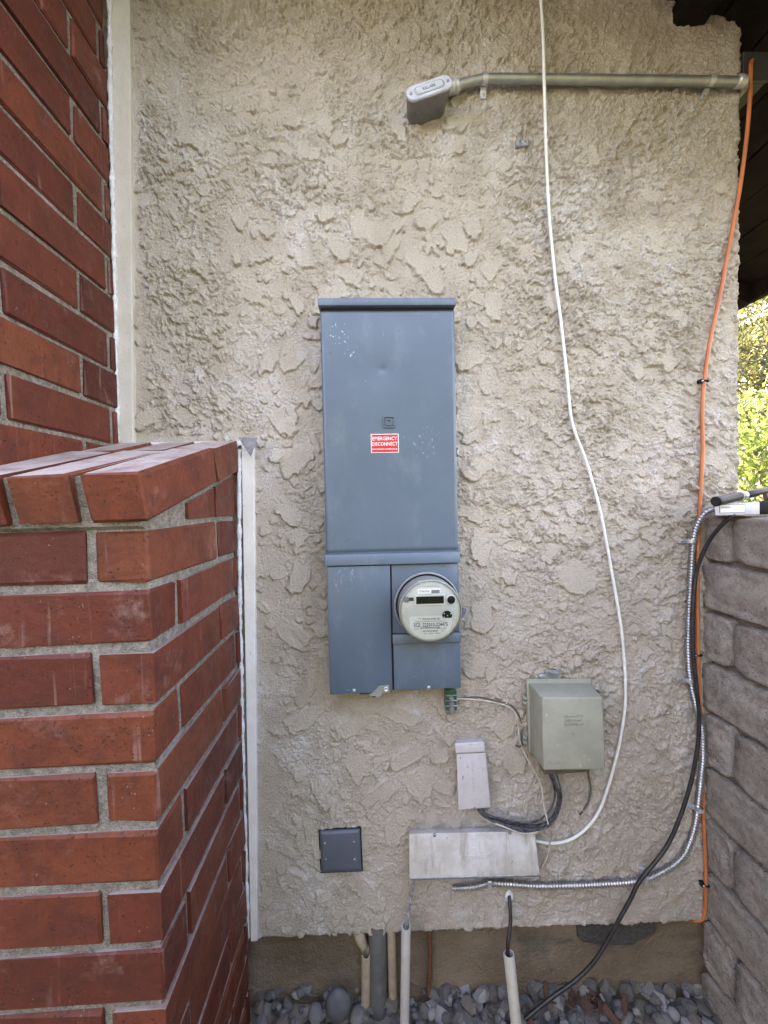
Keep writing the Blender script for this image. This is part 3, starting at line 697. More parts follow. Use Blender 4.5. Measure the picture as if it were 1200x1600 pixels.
# ------------------------------------------------------------------ block wall
bwall = empty('block_wall', (1.09, .2, 0), 'brown slump block garden wall on the right', 'wall')
XB = .964; TH = .20
def block_mesh(L, Hh, seed):
    b = bmesh.new(); bmesh.ops.create_cube(b, size=1); bmesh.ops.subdivide_edges(b, edges=list(b.edges), cuts=9, use_grid_fill=True)
    for v in b.verts:
        p = Vector((v.co.x * TH, v.co.y * L, v.co.z * Hh)); c = Vector((max(-TH / 2 + .016, min(TH / 2 - .016, p.x)), max(-L / 2 + .026, min(L / 2 - .026, p.y)), max(-Hh / 2 + .030, min(Hh / 2 - .030, p.z))))
        d = p - c
        if d.length > 1e-6: p = c + d.normalized() * min(d.length, .026)
        n = float(fbm(p.y * 9 + seed * 5, p.z * 9 + p.x * 7, 3, seed)); bulge = (1 - min(1, abs(2 * p.z / Hh)) ** 2) * (1 - min(1, abs(2 * p.y / L)) ** 4)
        if abs(v.co.x) > .45: p.x += math.copysign(.007 * n + .020 * bulge - .011 + .003 * float(fbm(p.y * 40, p.z * 40, 3, seed + 2)), v.co.x)
        p.z += .007 * float(perlin(p.y * 6 + seed, seed * 1.7 + p.z * 3)); v.co = p
    me = bpy.data.meshes.new('block'); b.to_mesh(me); b.free(); me.polygons.foreach_set('use_smooth', [True] * len(me.polygons)); me.materials.append(MAT['block']); return me
rows = [1.368, 1.232, 1.087, .944, .792, .637, .482, .325, .170, .015, -.14]
vb = {}
for i in range(len(rows) - 1):
    zt, zl = rows[i], rows[i + 1]; hh = zt - zl - .004; y = W + .012 if i % 2 else W + .012
    first = .105 if i % 2 == 0 else .31
    ln = first
    while y > -2.2:
        key = (round(ln, 2), round(hh, 3), random.randrange(3))
        if key not in vb: vb[key] = block_mesh(ln - .005, hh, random.randrange(1, 40))
        o = bpy.data.objects.new('block', vb[key]); COL.objects.link(o); o.parent = bwall
        o.location = Vector((XB + TH / 2 + random.uniform(-.003, .003), y - ln / 2, zl + .0035 + hh / 2)) - off(bwall); o.rotation_euler = (random.uniform(-.006, .006), 0, random.uniform(-.006, .006))
        y -= ln; ln = .405
b = MB(); b.box(XB + .019, XB + TH - .019, -2.2, W + .01, -.2, 1.352); b.build('mortar', simple('grey_mortar', (.16, .135, .115), (.22, .19, .165), .95, ns=90, bump=.004, bs=200), bwall)

# ------------------------------------------------------------------ electrical panel
PF = W - .080
px0, px1 = -.121, .2275
panel = empty('electrical_panel', ((px0 + px1) / 2, W, .92), 'tall blue grey steel electrical panel mounted on the stucco wall', 'electrical panel')
b = MB(); b.box(px0 + .004, px1 - .004, PF + .006, W + .02, .926, 1.940, .002); b.build('enclosure', MAT['panel'], panel)
def folded(name, x0, x1, z0, z1, yf, depth, bev=.003, mat='panel', label=None):
    b = MB(); b.box(x0, x1, yf, yf + depth, z0, z1, bev, 2); return b.build(name, MAT[mat], panel, True, label, 40)
hz0, hz1 = at(600, 480, PF).z, at(600, 467, PF).z
b = MB(); b.hexa([(px0 - .004, W, hz0), (px1 + .002, W, hz0), (px1 + .002, W, hz1 + .004), (px0 - .004, W, hz1 + .004)], [(px0 - .004, PF - .012, hz0 - .001), (px1 + .002, PF - .012, hz0 - .001), (px1 + .002, PF - .012, hz1 - .003), (px0 - .004, PF - .012, hz1 - .003)], .0025, 2)
b.build('rain_hood', MAT['panel'], panel, True, angle=40)
b = MB(); b.box(px0 + .002, px1 - .002, PF + .003, PF + .02, hz0 - .009, hz0 + .002); b.build('hood_gap', MAT['gap'], panel)
# upper door with a small dent, front as a fine sheet
dz0, dz1 = at(610, 861, PF).z, hz0 - .0075
d = MB(); nxs, nzs = 71, 125; dent = at(598, 577, PF); vv = []
for j in range(nzs):
    row = []
    for i in range(nxs):
        xx = px0 + (px1 - px0) * i / (nxs - 1); zz = dz0 + (dz1 - dz0) * j / (nzs - 1)
        e = min(xx - px0, px1 - xx, zz - dz0, dz1 - zz); r2 = math.hypot(xx - dent.x, zz - dent.z)
        yy = PF + .0035 * math.exp(-(r2 / .0075) ** 2) + .0028 * math.exp(-(r2 / .045) ** 2) + (.004 if e < .0001 else 0) + .0006 * float(perlin(xx * 9, zz * 7, 4))
        row.append(d.bm.verts.new((xx, yy, zz)))
    vv.append(row)
for j in range(nzs - 1):
    for i in range(nxs - 1): d.bm.faces.new((vv[j][i], vv[j][i + 1], vv[j + 1][i + 1], vv[j + 1][i]))
rim = [vv[0][i] for i in range(nxs)] + [vv[j][-1] for j in range(1, nzs)] + [vv[-1][i] for i in range(nxs - 2, -1, -1)] + [vv[j][0] for j in range(nzs - 2, 0, -1)]
bk = [d.bm.verts.new((v.co.x, PF + .05, v.co.z)) for v in rim]
for i in range(len(rim)): d.bm.faces.new((rim[i], bk[i], bk[(i + 1) % len(rim)], rim[(i + 1) % len(rim)]))
door = d.build('door', MAT['panel'], panel, True, angle=50, label='upper door with a small dent and scuffs')
z_b0, z_b1 = at(612, 881, PF).z, dz0 - .0012
b = MB(); b.hexa([(px0 - .003, PF + .03, z_b0), (px1 + .003, PF + .03, z_b0), (px1 + .003, PF + .03, z_b1), (px0 - .003, PF + .03, z_b1)], [(px0 - .003, PF - .010, z_b0), (px1 + .003, PF - .010, z_b0), (px1 + .003, PF - .004, z_b1 - .004), (px0 - .003, PF - .004, z_b1 - .004)], .002, 2)
b.build('middle_band', MAT['panel'], panel, True, angle=40)
zl0 = .9215
xs_ = at(612.5, 1000, PF).x
cover = folded('lower_left_cover', px0 + .002, xs_ - .0015, zl0, z_b0 - .003, PF - .004, .045)
xr0 = xs_ + .0025
zm0, zm1 = at(667, 1003, PF).z, at(667, 988, PF).z
meter_cover = folded('meter_cover', xr0, px1, zm1 - .001, z_b0 - .003, PF + .001, .04)
b = MB(); b.hexa([(xr0 - .001, PF + .03, zm0), (px1 + .002, PF + .03, zm0), (px1 + .002, PF + .03, zm1), (xr0 - .001, PF + .03, zm1)], [(xr0 - .001, PF - .009, zm0), (px1 + .002, PF - .009, zm0), (px1 + .002, PF - .004, zm1 - .003), (xr0 - .001, PF - .004, zm1 - .003)], .0015, 2)
b.build('lower_band', MAT['panel'], panel, True, angle=40)
folded('lower_right_cover', xr0 + .0005, px1 + .0005, .9255, zm0 - .002, PF - .001, .045)
b = MB(); b.box(xs_ - .006, xr0 + .006, PF + .004, PF + .012, .925, z_b0); b.build('seam_gap', MAT['gap'], panel)
def screw(px, py, y, parent, r=.005, mat='bright', slot=True):
    c = at(px, py, y); b = MB(); b.lathe([(r, 0), (r * .98, r * .35), (r * .75, r * .75), (r * .3, r * .93), (0, r * .95)], c, seg=16)
    o = b.build('screw', MAT[mat], parent, True)
    if slot:
        b = MB(); b.box(c.x - r * .7, c.x + r * .7, c.y - r * 1.0, c.y - r * .6, c.z - r * .12, c.z + r * .12, rot=Matrix.Rotation(random.uniform(0, 3), 3, 'Y')); b.build('slot', MAT['gap'], o)
    return o
screw(553, 1079, PF - .004, cover); screw(670, 1074, PF - .001, panel)
c = at(543, 1079, PF - .004); b = MB(); b.lathe([(.004, 0), (.0035, .002), (0, .003)], c, seg=14, squash=(1.4, .6)); b.build('slot_hole', MAT['panel'], cover, True)
# sealing hasp
L_ = [at(p[0], p[1], PF - .006) for p in ((583, 1082), (592, 1072), (608, 1071), (609, 1081), (597, 1083), (595, 1088), (588, 1090), (579, 1089), (577, 1085))]
b = MB(); b.prism([(p.x, p.z) for p in L_], PF - .0075, PF - .0045, .0006); hasp = b.build('hasp', MAT['galv'], cover, label='small galvanised sealing tab')
c = at(603, 1077, PF - .0075); b = MB(); b.lathe([(.0062, 0), (.0062, .0015), (.004, .0015), (.0035, .0005), (0, .0005)], c, seg=18); b.build('eyelet', MAT['bright'], hasp, True)
X0, X1, ZZ0, ZZ1 = rect(562, 1081.5, 581, 1083.5, PF); b = MB(); b.box(X0, X1, PF - .0046, PF - .002, ZZ0, ZZ1); b.build('slot_hole', MAT['gap'], cover)
X0, X1, ZZ0, ZZ1 = rect(581, 1085.5, 587, 1087.2, PF); b = MB(); b.box(X0, X1, PF - .0082, PF - .0070, ZZ0, ZZ1, .0003); b.build('slot_hole', MAT['gap'], hasp)
# side latch of the door
p = at(712, 706, PF); b = MB(); b.box(px1 - .001, px1 + .0035, PF + .004, PF + .016, p.z - .012, p.z + .012, .001); b.build('latch', MAT['gap'], door)
b = MB(); b.box(px1 + .001, px1 + .0045, PF + .002, PF + .012, p.z - .006, p.z + .006, .001); b.build('latch', MAT['bright'], door)
# square emblem in relief: frame with a D shape inside
c = at(607.5, 659.5, PF); s = .0148
def ring2(x0, x1, z0, z1, t, cut=0):
    o_ = [(x0, z0), (x1, z0), (x1, z1 - cut), (x1 - cut, z1), (x0, z1)] if cut else [(x0, z0), (x1, z0), (x1, z1), (x0, z1)]
    n = len(o_); i_ = [(x0 + t, z0 + t), (x1 - t, z0 + t)] + ([(x1 - t, z1 - cut), (x1 - cut, z1 - t)] if cut else [(x1 - t, z1 - t)]) + [(x0 + t, z1 - t)]
    m_ = MB(); v = [(p[0], PF - .0034, p[1]) for p in o_] + [(p[0], PF - .0034, p[1]) for p in i_] + [(p[0], PF + .001, p[1]) for p in o_] + [(p[0], PF + .001, p[1]) for p in i_]
    f = []
    for k in range(n):
        j = (k + 1) % n; f += [(k, j, j + n, k + n), (k + n, j + n, j + 3 * n, k + 3 * n), (k, k + 2 * n, j + 2 * n, j)]
    m_.poly(v, f); return m_
emb = ring2(c.x - s, c.x + s, c.z - s, c.z + s, .0028).build('emblem', MAT['panel'], door)
ring2(c.x - s * .60, c.x + s * .62, c.z - s * .58, c.z + s * .60, .0036, .005).build('emblem_letter', MAT['panel'], emb)
# red sticker
X0, X1, ZZ0, ZZ1 = rect(579.5, 678, 623, 707.5, PF)
stk = MB(); stk.box(X0, X1, PF - .0007, PF + .001, ZZ0, ZZ1, .0004); stk = stk.build('sticker', MAT['white'], door, label='red and white emergency disconnect sticker')
b = MB(); b.box(X0 + .0017, X1 - .0017, PF - .0011, PF - .0004, ZZ0 + .0017, ZZ1 - .0017); b.build('sticker_field', MAT['red'], stk)
wd, ht = X1 - X0, ZZ1 - ZZ0; cx = (X0 + X1) / 2
text_part('lettering', 'EMERGENCY', MAT['white'], stk, cx, ZZ1 - ht * .245, PF - .0010, wd * .88, ht * .19, bold=.006)
text_part('lettering', 'DISCONNECT', MAT['white'], stk, cx, ZZ1 - ht * .530, PF - .0010, wd * .925, ht * .19, bold=.006)
text_part('lettering', 'DESCONEXIÓN DE EMERGENCIA', MAT['white'], stk, cx, ZZ1 - ht * .80, PF - .0010, wd * .90, ht * .085)

# ------------------------------------------------------------------ electric meter
mc = at(667, 944.5, PF); RM = .0865
meter = empty('electric_meter', (mc.x, PF, mc.z), 'round electric meter with clear cover and black display on the panel', 'electric meter')
mc = Vector((mc.x, PF + .001, mc.z))
b = MB(); b.lathe([(RM - .010, -.002), (RM - .003, -.002), (RM, .002), (RM, .010), (RM - .002, .0125), (RM - .004, .0105), (RM - .005, .006), (RM - .010, .006)], mc, seg=72); b.build('sealing_ring', MAT['ringm'], meter, True, angle=45)
b = MB(); b.lathe([(RM - .0045, .004), (RM - .0045, .0066), (RM - .0070, .0068), (RM - .010, .006)], mc, seg=72); b.build('gasket', MAT['gap'], meter, True, angle=45)
fd = .060                       # faceplate height above the cover
b = MB(); b.lathe([(RM - .0085, .004), (RM - .009, .012), (RM - .0095, .040), (RM - .0105, fd - .010), (RM - .0105, fd - .001), (0, fd - .001)], mc, seg=72); body = b.build('meter_body', MAT['meter_grey'], meter, True, angle=35)
FYM = mc.y - fd
b = MB(); R_ = RM - .0112; b.lathe([(R_, -.001), (R_, .0022), (R_ - .002, .003), (0, .003)], Vector((mc.x, FYM, mc.z)), seg=72); face = b.build('faceplate', MAT['meter_grey'], meter, True, angle=35)
FP = FYM - .003
def on(px, py): return at(px, py, FP)
def plate(name, a0, b0, a1, b1, th, mat, parent, bev=.0004, y=None):
    X0, X1, Z0_, Z1_ = rect(a0, b0, a1, b1, FP); b = MB(); y = FP if y is None else y; b.box(X0, X1, y - th, y + .0008, Z0_, Z1_, bev); return b.build(name, MAT[mat], parent)
fr = plate('display_frame', 647.5, 928.5, 695.5, 945.5, .0035, 'meter_light', face, .0008)
plate('display', 650, 931.3, 693, 942.8, .0042, 'lcd', fr, .0003)
lab = plate('barcode_label', 653, 920, 688, 927.5, .0006, 'white', face)
plate('printed_code', 674, 921.5, 687, 926.8, .0010, 'grey_ink', lab, .0002)
X0, X1, Z0_, Z1_ = rect(655, 922, 671, 925.5, FP); text_part('lettering', 'Clarity', MAT['grey_ink'], lab, (X0 + X1) / 2, (Z0_ + Z1_) / 2, FP - .0006, X1 - X0, Z1_ - Z0_)
c = on(704.5, 936.8); b = MB(); b.lathe([(.0125, -.001), (.0125, .003), (.0105, .0045), (.0098, .003)], c, seg=28); rg_ = b.build('button_ring', MAT['meter_light'], face, True, angle=50)
b = MB(); b.lathe([(.0098, 0), (.0098, .004), (.006, .0045), (.0055, .0075), (.003, .0085), (0, .0085)], c, seg=28); b.build('button', MAT['blackp'], rg_, True, angle=40)
c = on(635, 936.5); b = MB(); b.lathe([(.0072, 0), (.0072, .003), (.003, .004), (0, .004)], c, seg=16); cl = b.build('optical_clip', MAT['grey_ink'], face, True)
X0, X1, Z0_, Z1_ = rect(638, 933.5, 646, 938.5, FP); b = MB(); b.box(X0, X1, FP - .003, FP + .001, Z0_, Z1_, .0005); b.build('clip_arm', MAT['ink'], cl)
# label and optical port
pts = [on(*q) for q in ((640, 963.5), (705.5, 961.5), (706, 976), (701, 988), (692, 995), (676, 999), (660, 997.5), (648, 991), (640.5, 981))]
b = MB(); b.prism([(q.x, q.z) for q in pts], FP - .0007, FP + .001); lab2 = b.build('data_label', MAT['meter_lab'], face)
c = on(698.5, 961); b = MB(); n_ = 20; pp = [(c.x + .0122 * math.cos(a), c.z + .0112 * math.sin(a)) for a in [(-.18 + 1.36 * k / n_) * math.pi for k in range(n_ + 1)]]
b.prism(pp, FP - .0042, FP + .001, .0008); port = b.build('optical_port', MAT['blackp'], face)
for q in ((693.5, 958), (704, 958), (698.8, 961.2), (693.5, 963.5)):
    c = on(*q); b = MB(); b.lathe([(.0013, 0), (.0012, .0008), (0, .001)], Vector((c.x, FP - .0042, c.z)), seg=10); b.build('port_pin', MAT['white'], port)
def line(s, a0, b0, a1, b1, mat='ink'):
    X0, X1, Z0_, Z1_ = rect(a0, b0, a1, b1, FP); tl = at((a0 + a1) / 2, (b0 + b1) / 2, FP)
    text_part('lettering', s, MAT[mat], lab2, tl.x, tl.z, FP - .0007, X1 - X0, Z1_ - Z0_, rotz=0)
line('FOCUS AXRe-SD', 660, 965.2, 687.5, 968.3); line('TYPE', 653, 965.6, 658, 967.6, 'grey_ink')
line('FORM 2S CL200 240V 3W 60Hz TA30 Kh 7.2', 648.5, 969.6, 696, 971.6, 'grey_ink')
line('SCE  222010-224475', 646.5, 972.8, 699.5, 978.8)
X0, X1, Z0_, Z1_ = rect(657, 979.6, 687, 981.8, FP)
k = X0
bar = MB()
while k < X1: w_ = random.choice((.0005, .0009, .0013)); bar.box(k, k + w_, FP - .0011, FP - .0006, Z0_, Z1_); k += w_ + random.choice((.0006, .001))
bar.build('printed_code', MAT['ink'], lab2)
line('240 VOLTS 3 W', 647, 981.6, 654.5, 983.4, 'grey_ink'); line('MADE IN', 683, 980.8, 697, 982.6, 'grey_ink')
line('WATTHOUR METER', 660, 984.6, 684, 987.2); line('2010', 689, 984.5, 694, 986.3, 'grey_ink'); line('AC  240V  FM2S', 662, 988.6, 688, 990.4, 'grey_ink')
for (a0, b0, a1, b1, n_, hor) in ((654, 907.5, 690, 916.5, 7, True), (628.5, 948, 635.5, 971, 5, False), (708.5, 945, 715.5, 970, 5, False)):
    for k in range(n_):
        t0, t1 = k / n_, (k + .86) / n_
        if hor: plate('rib', a0 + (a1 - a0) * t0, b0, a0 + (a1 - a0) * t1, b1, .0013, 'meter_grey', face, .0004)
        else: plate('rib', a0, b0 + (b1 - b0) * t0, a1, b0 + (b1 - b0) * t1, .0013, 'meter_grey', face, .0004)
b = MB(); b.lathe([(RM - .0068, .006), (RM - .0070, .05), (RM - .0075, .064), (RM - .0095, .0705), (RM - .015, .0735), (RM - .03, .0750), (0, .076)], mc, seg=96); b.build('clear_cover', MAT['glass'], meter, True)
b = MB(); b.lathe([(RM - .0080, fd - .002), (RM - .0080, fd + .004), (RM - .0100, fd + .0082), (RM - .0118, fd + .0072), (RM - .0104, fd + .004), (RM - .0100, fd - .002)], mc, seg=96); b.build('cover_rim', simple('milky_rim', (.50, .50, .46), (.40, .40, .36), .45, ns=30), meter, True)
# seal on the right of the ring
q0 = mc + Vector((RM - .002, -.008, -.010)); b = MB(); b.tube(spline([q0, q0 + Vector((.010, -.004, -.006)), q0 + Vector((.014, -.004, -.018)), q0 + Vector((.006, -.003, -.026)), q0 + Vector((.013, -.004, -.032))], .002), .0008, 6); b.build('seal_wire', MAT['bright'], meter)
b = MB(); b.box(q0.x + .004, q0.x + .014, q0.y - .010, q0.y - .002, q0.z - .022, q0.z + .002, .001, rot=Matrix.Rotation(.35, 3, 'Y')); b.build('seal_tag', simple('violet_seal', (.10, .10, .16), (.25, .25, .30), .4, ns=200), meter)

# ------------------------------------------------------------------ bonding bridge under the panel
X0, X1, Z0_, Z1_ = rect(696, 1078, 714, 1119, W - .03)
bond = empty('bonding_bridge', ((X0 + X1) / 2, W, Z0_), 'small green and silver grounding bar under the panel corner', 'grounding bar')
b = MB(); b.box(X0 + .001, X1 - .001, W - .034, W - .004, Z0_ + .018, Z1_, .002); b.build('bar', MAT['green'], bond)
hh = (Z1_ - Z0_)
for k, t in enumerate((.30, .50, .70)):
    zz = Z0_ + hh * t
    b = MB(); b.lathe([(.0072, -.002), (.0072, .003), (.005, .006), (0, .006)], Vector(((X0 + X1) / 2, W - .034, zz)), seg=14); b.build('screw', MAT['steel'], bond, True, angle=40)
    b = MB(); b.box(X0 - .001, X1 + .001, W - .037, W - .031, zz + .0075, zz + .0105, .0008); b.build('ridge', MAT['steel'], bond)
b = MB(); b.hexa([(X0 + .003, W, Z0_), (X1 - .003, W, Z0_), (X1 - .001, W, Z0_ + .022), (X0 + .001, W, Z0_ + .022)], [(X0 + .004, W - .026, Z0_ + .002), (X1 - .004, W - .026, Z0_ + .002), (X1 - .001, W - .030, Z0_ + .022), (X0 + .001, W - .030, Z0_ + .022)], .0015); b.build('end_tab', MAT['galv'], bond)

# ------------------------------------------------------------------ telephone box
tele = empty('telephone_box', (at(880, 1130, W).x, W, at(880, 1200, W).z), 'olive grey telephone interface box standing proud of the wall', 'telephone box')
def Q(l, y): return [at(p[0], p[1], y) for p in l]
yb, yf_ = W - .004, W - .108
B_ = Q(((828, 1062), (922, 1062), (926, 1164), (832, 1172)), yb)[::-1]
Fq = Q(((847, 1090), (942, 1090), (946, 1203), (849.5, 1204)), yf_)[::-1]
B1 = Q(((825.5, 1066), (921, 1066), (924, 1166), (828, 1172)), W - .014)[::-1]
b = MB(); b.hexa(B1, Fq, .004, 3); cov = b.build('cover', MAT['telecom'], tele, True, angle=40)
b = MB(); b.hexa([p + Vector((0, .006, 0)) for p in Q(((822, 1060), (926, 1060), (928, 1168), (827, 1174)), W - .004)[::-1]], Q(((822, 1061), (924, 1061), (926, 1169), (826, 1176)), W - .020)[::-1], .003, 2); b.build('base', MAT['telecom'], tele, True, angle=40)
b = MB(); b.hexa(Q(((836, 1168), (912, 1168), (912, 1196), (842, 1196)), W - .01)[::-1], Q(((846, 1190), (922, 1190), (922, 1206), (850, 1211)), W - .085)[::-1], .002, 2); b.build('cable_shroud', MAT['dark_olive'], tele, True, angle=40)
for py in (1090, 1152):
    for k in (0, 7):
        c = at(820, py + k, W - .014); b = MB(); b.box(c.x - .006, c.x + .004, c.y - .006, c.y + .004, c.z - .004, c.z + .004, .001); b.build('hinge_lug', MAT['telecom'], tele)
for s_, a0, b0, a1, b1 in (('TELEPHONE', 880, 1117, 911, 1120.5), ('NETWORK', 882, 1123.5, 909, 1127), ('INTERFACE', 882, 1129.5, 911, 1133)):
    X0, X1, Z0_, Z1_ = rect(a0, b0, a1, b1, yf_); text_part('embossed_lettering', s_, MAT['telecom'], cov, (X0 + X1) / 2, (Z0_ + Z1_) / 2, yf_ + .0002, X1 - X0, Z1_ - Z0_, .0016)
c = at(895.5, 1146.5, yf_); b = MB(); b.lathe([(.0032, 0), (.0032, .0012), (.0018, .0014), (.0014, .0004), (0, .0004)], c, seg=16); b.build('lock_screw', MAT['telecom'], cov, True, angle=40)
c = at(866, 1190, yf_); b = MB(); b.lathe([(.017, 0), (.017, .0012), (.0155, .0014), (.0150, .0003)], c, seg=32, squash=(1, .32)); e_ = b.build('emblem', MAT['telecom'], cov, True, angle=40)
for k in range(5):
    b = MB(); xx = c.x - .010 + k * .005; b.box(xx - .0016, xx + .0016, c.y - .0012, c.y + .001, c.z - .0022, c.z + .0022, .0003); b.build('emblem_bar', MAT['telecom'], e_)
br = MB(); X0, X1, Z0_, Z1_ = rect(845, 1048, 873, 1064, W - .012); br.box(X0 + .012, X1 - .004, W - .014, W - .009, Z0_, Z1_, .001); bro = br.build('mounting_bracket', MAT['galv'], tele)
br = MB(); br.box(X0 + .022, X1 + .004, W - .024, W - .009, Z1_ - .005, Z1_ - .001, .0008); br.build('bracket_flange', MAT['galv'], bro)
br = MB(); br.lathe([(.014, 0), (.012, .008), (.006, .010), (0, .010)], Vector((X0 + .006, W - .004, (Z0_ + Z1_) / 2 - .002)), seg=12, squash=(1, .7)); br.build('bracket_ear', MAT['galv'], bro, True)
screw(867.5, 1051.5, W - .014, bro, .0042)
screw(867.5, 1044, W - .006, bro, .003, slot=False)

# ------------------------------------------------------------------ small lilac junction box
small = empty('junction_box', (at(740, 1210, W).x, W, at(740, 1264, W).z), 'narrow upright lilac painted junction box with raised cap', 'junction box')
yF = W - .034
b = MB(); b.hexa(Q(((716, 1176), (757, 1174), (766, 1258), (722, 1261)), W)[::-1], Q(((713, 1178), (759, 1176), (767, 1262), (716, 1266)), yF)[::-1], .003, 3); sb = b.build('box_body', MAT['box_lilac'], small, True, angle=40)
b = MB(); b.hexa(Q(((713, 1154), (754, 1152), (758, 1176), (716, 1178)), W)[::-1], Q(((710, 1162), (757, 1159), (758.5, 1175), (711.5, 1177.5)), yF - .003)[::-1], .0035, 3); b.build('cap', MAT['box_lilac'], small, True, angle=40)
c = at(741, 1247, yF); b = MB(); b.lathe([(.0072, 0), (.0072, .0010), (.0060, .0012), (.0058, .0002)], c, seg=24); em = b.build('emblem', MAT['box_lilac'], sb, True, angle=40)
b = MB(); b.box(c.x - .003, c.x + .003, c.y - .0009, c.y + .001, c.z - .0008, c.z + .0008); b.build('emblem_bar', MAT['box_lilac'], em)
p0, p1 = at(740.5, 1240, yF), at(738.5, 1191, yF)
Lz = p1.z - p0.z
text_part('embossed_lettering', 'FIXOREEVLE', MAT['box_lilac'], sb, (p0.x + p1.x) / 2, (p0.z + p1.z) / 2, yF + .0002, Lz, .0085, .0013, rotz=math.pi / 2 + .04)
b = MB(); c = at(741, 1263, yF); b.lathe([(.005, 0), (.0045, .002), (0, .0025)], c, seg=12); b.build('screw', MAT['steel'], sb, True)

# ------------------------------------------------------------------ long painted box
trunk = empty('cable_box', (at(740, 1335, W).x, W, at(740, 1372, W).z), 'long weathered white cable box low on the wall', 'cable box')
yT = W - .046
Tb = Q(((642, 1294), (832, 1291), (837, 1356), (643, 1364)), W)[::-1]
Tf = Q(((638.5, 1303), (836, 1299), (843.5, 1368), (639.5, 1373)), yT)[::-1]
b = MB(); b.hexa(Tb, Tf, .003, 3); tb = b.build('cover', MAT['trunk'], trunk, True, angle=40)
b = MB(); b.hexa(Q(((642, 1361), (836, 1353), (837, 1358), (643, 1366)), W - .002)[::-1], Q(((640, 1372.5), (843, 1366.8), (843.6, 1370), (640, 1375.6)), yT - .0015)[::-1], .001, 1); b.build('base_flange', MAT['steel'], trunk)
for q in ((679, 1304), (796, 1300)): screw(q[0], q[1], yT, tb, .0048, 'galv')
c = at(740, 1328, yT); b = MB(); b.lathe([(.0075, 0), (.0075, .0010), (.0062, .0012), (.0060, .0002)], c, seg=24); em = b.build('emblem', MAT['trunk'], tb, True, angle=40)
b = MB(); b.box(c.x - .003, c.x + .003, c.y - .0009, c.y + .001, c.z - .0008, c.z + .0008); b.build('emblem_bar', MAT['trunk'], em)
X0, X1, Z0_, Z1_ = rect(721, 1335.5, 765, 1342.5, yT); text_part('embossed_lettering', 'OSSCEUTREZ', MAT['trunk'], tb, (X0 + X1) / 2, (Z0_ + Z1_) / 2, yT + .0002, X1 - X0, Z1_ - Z0_, .0014)

# ------------------------------------------------------------------ blank cover plate
plate_t = empty('cover_plate', (at(532, 1330, W).x, W, at(532, 1364, W).z), 'square dark grey blank cover plate on the lower wall', 'cover plate')
c4 = Q(((499.5, 1299.5), (562, 1296), (565, 1360.5), (502.5, 1363)), W - .012)[::-1]
g4 = Q(((497.5, 1297.5), (564, 1294), (567, 1362), (500.5, 1365)), W - .006)[::-1]
b = MB(); b.hexa([p + Vector((0, .012, 0)) for p in g4], g4, .001, 1); b.build('gasket', MAT['gasket'], plate_t)
f4 = Q(((503.5, 1304.5), (559, 1301), (561.5, 1357), (505.5, 1359.5)), W - .0165)[::-1]
b = MB(); b.hexa([p + Vector((0, .004, 0)) for p in c4], c4, 0); b.hexa([p + Vector((0, .001, 0)) for p in c4], f4, .0012, 2); pl = b.build('plate', MAT['plate'], plate_t, True, angle=30)
for q in ((507.5, 1317.5), (553, 1315.5), (509, 1343), (554, 1343)): screw(q[0], q[1], W - .0165, pl, .0034, 'steel')

# ------------------------------------------------------------------ upper conduit
yc = W - .024; RC = .0118
cond = empty('metal_conduit', (at(900, 127, W).x, W, at(900, 127, W).z), 'galvanised steel conduit running along the top of the wall', 'conduit')
path = spline([at(716, 133.5, yc), at(728, 130, yc), at(744, 126, yc), at(760, 124, yc), at(800, 123.4, yc), at(1000, 125.5, yc), at(1150, 127.5, yc)], .012)
b = MB(); b.tube(path, RC, 20); b.build('pipe', MAT['emt'], cond, True, angle=50)
e0 = at(1150, 127.5, yc); e1 = at(1164, 127.5, yc)
b = MB(); b.tube([e0 + (e1 - e0) * t for t in (0, .15, .18, .5, .53, .95, 1)], [RC + .001, RC + .003, RC + .0038, RC + .0038, RC + .002, RC + .002, RC + .0005], 20); b.build('coupling', MAT['bright'], cond, True, angle=40)
b = MB(); b.tube(spline([e1 - Vector((.006, 0, 0)), e1 + Vector((.010, .012, 0)), e1 + Vector((.024, .045, .012)), e1 + Vector((.03, .20, .03))], .008), RC, 16); b.build('elbow', MAT['galv'], cond, True)
for q in (757, 1110):
    c = at(q, 124.5 if q < 900 else 126.5, yc); b = MB()
    n_ = 14; arc = [Vector((0, -math.cos(a) * (RC + .0012), math.sin(a) * (RC + .0012))) for a in [math.pi * (.78 - 1.33 * k / n_) for k in range(n_ + 1)]]
    for (w0, w1) in ((-.0075, .0075),):
        vf = [[b.bm.verts.new(c + p * s_ + Vector((w, 0, 0))) for p in arc] for s_, w in ((1, w0), (1, w1), (1.1, w1), (1.1, w0))]
        for a_ in range(4):
            for k in range(n_): b.bm.faces.new((vf[a_][k], vf[a_][k + 1], vf[(a_ + 1) % 4][k + 1], vf[(a_ + 1) % 4][k]))
        b.bm.faces.new([vf[i][0] for i in range(4)]); b.bm.faces.new([vf[i][-1] for i in range(3, -1, -1)])
    tilt = 0 if q < 900 else -.010
    b.hexa([c + Vector((-.008, .022, -.014)), c + Vector((.008, .022, -.014)), c + Vector((.008 + tilt, .022, -.035)), c + Vector((-.008 + tilt, .022, -.035))], [c + Vector((-.008, .008, -.010)), c + Vector((.008, .008, -.010)), c + Vector((.008 + tilt, .014, -.035)), c + Vector((-.008 + tilt, .014, -.035))], .001, 1)
    so = b.build('strap', MAT['bright'], cond, True, angle=35)
    b = MB(); b.lathe([(.0052, 0), (.005, .002), (.003, .0038), (0, .004)], c + Vector((tilt, .0145, -.027)), seg=14); b.build('screw', MAT['steel'], so, True)
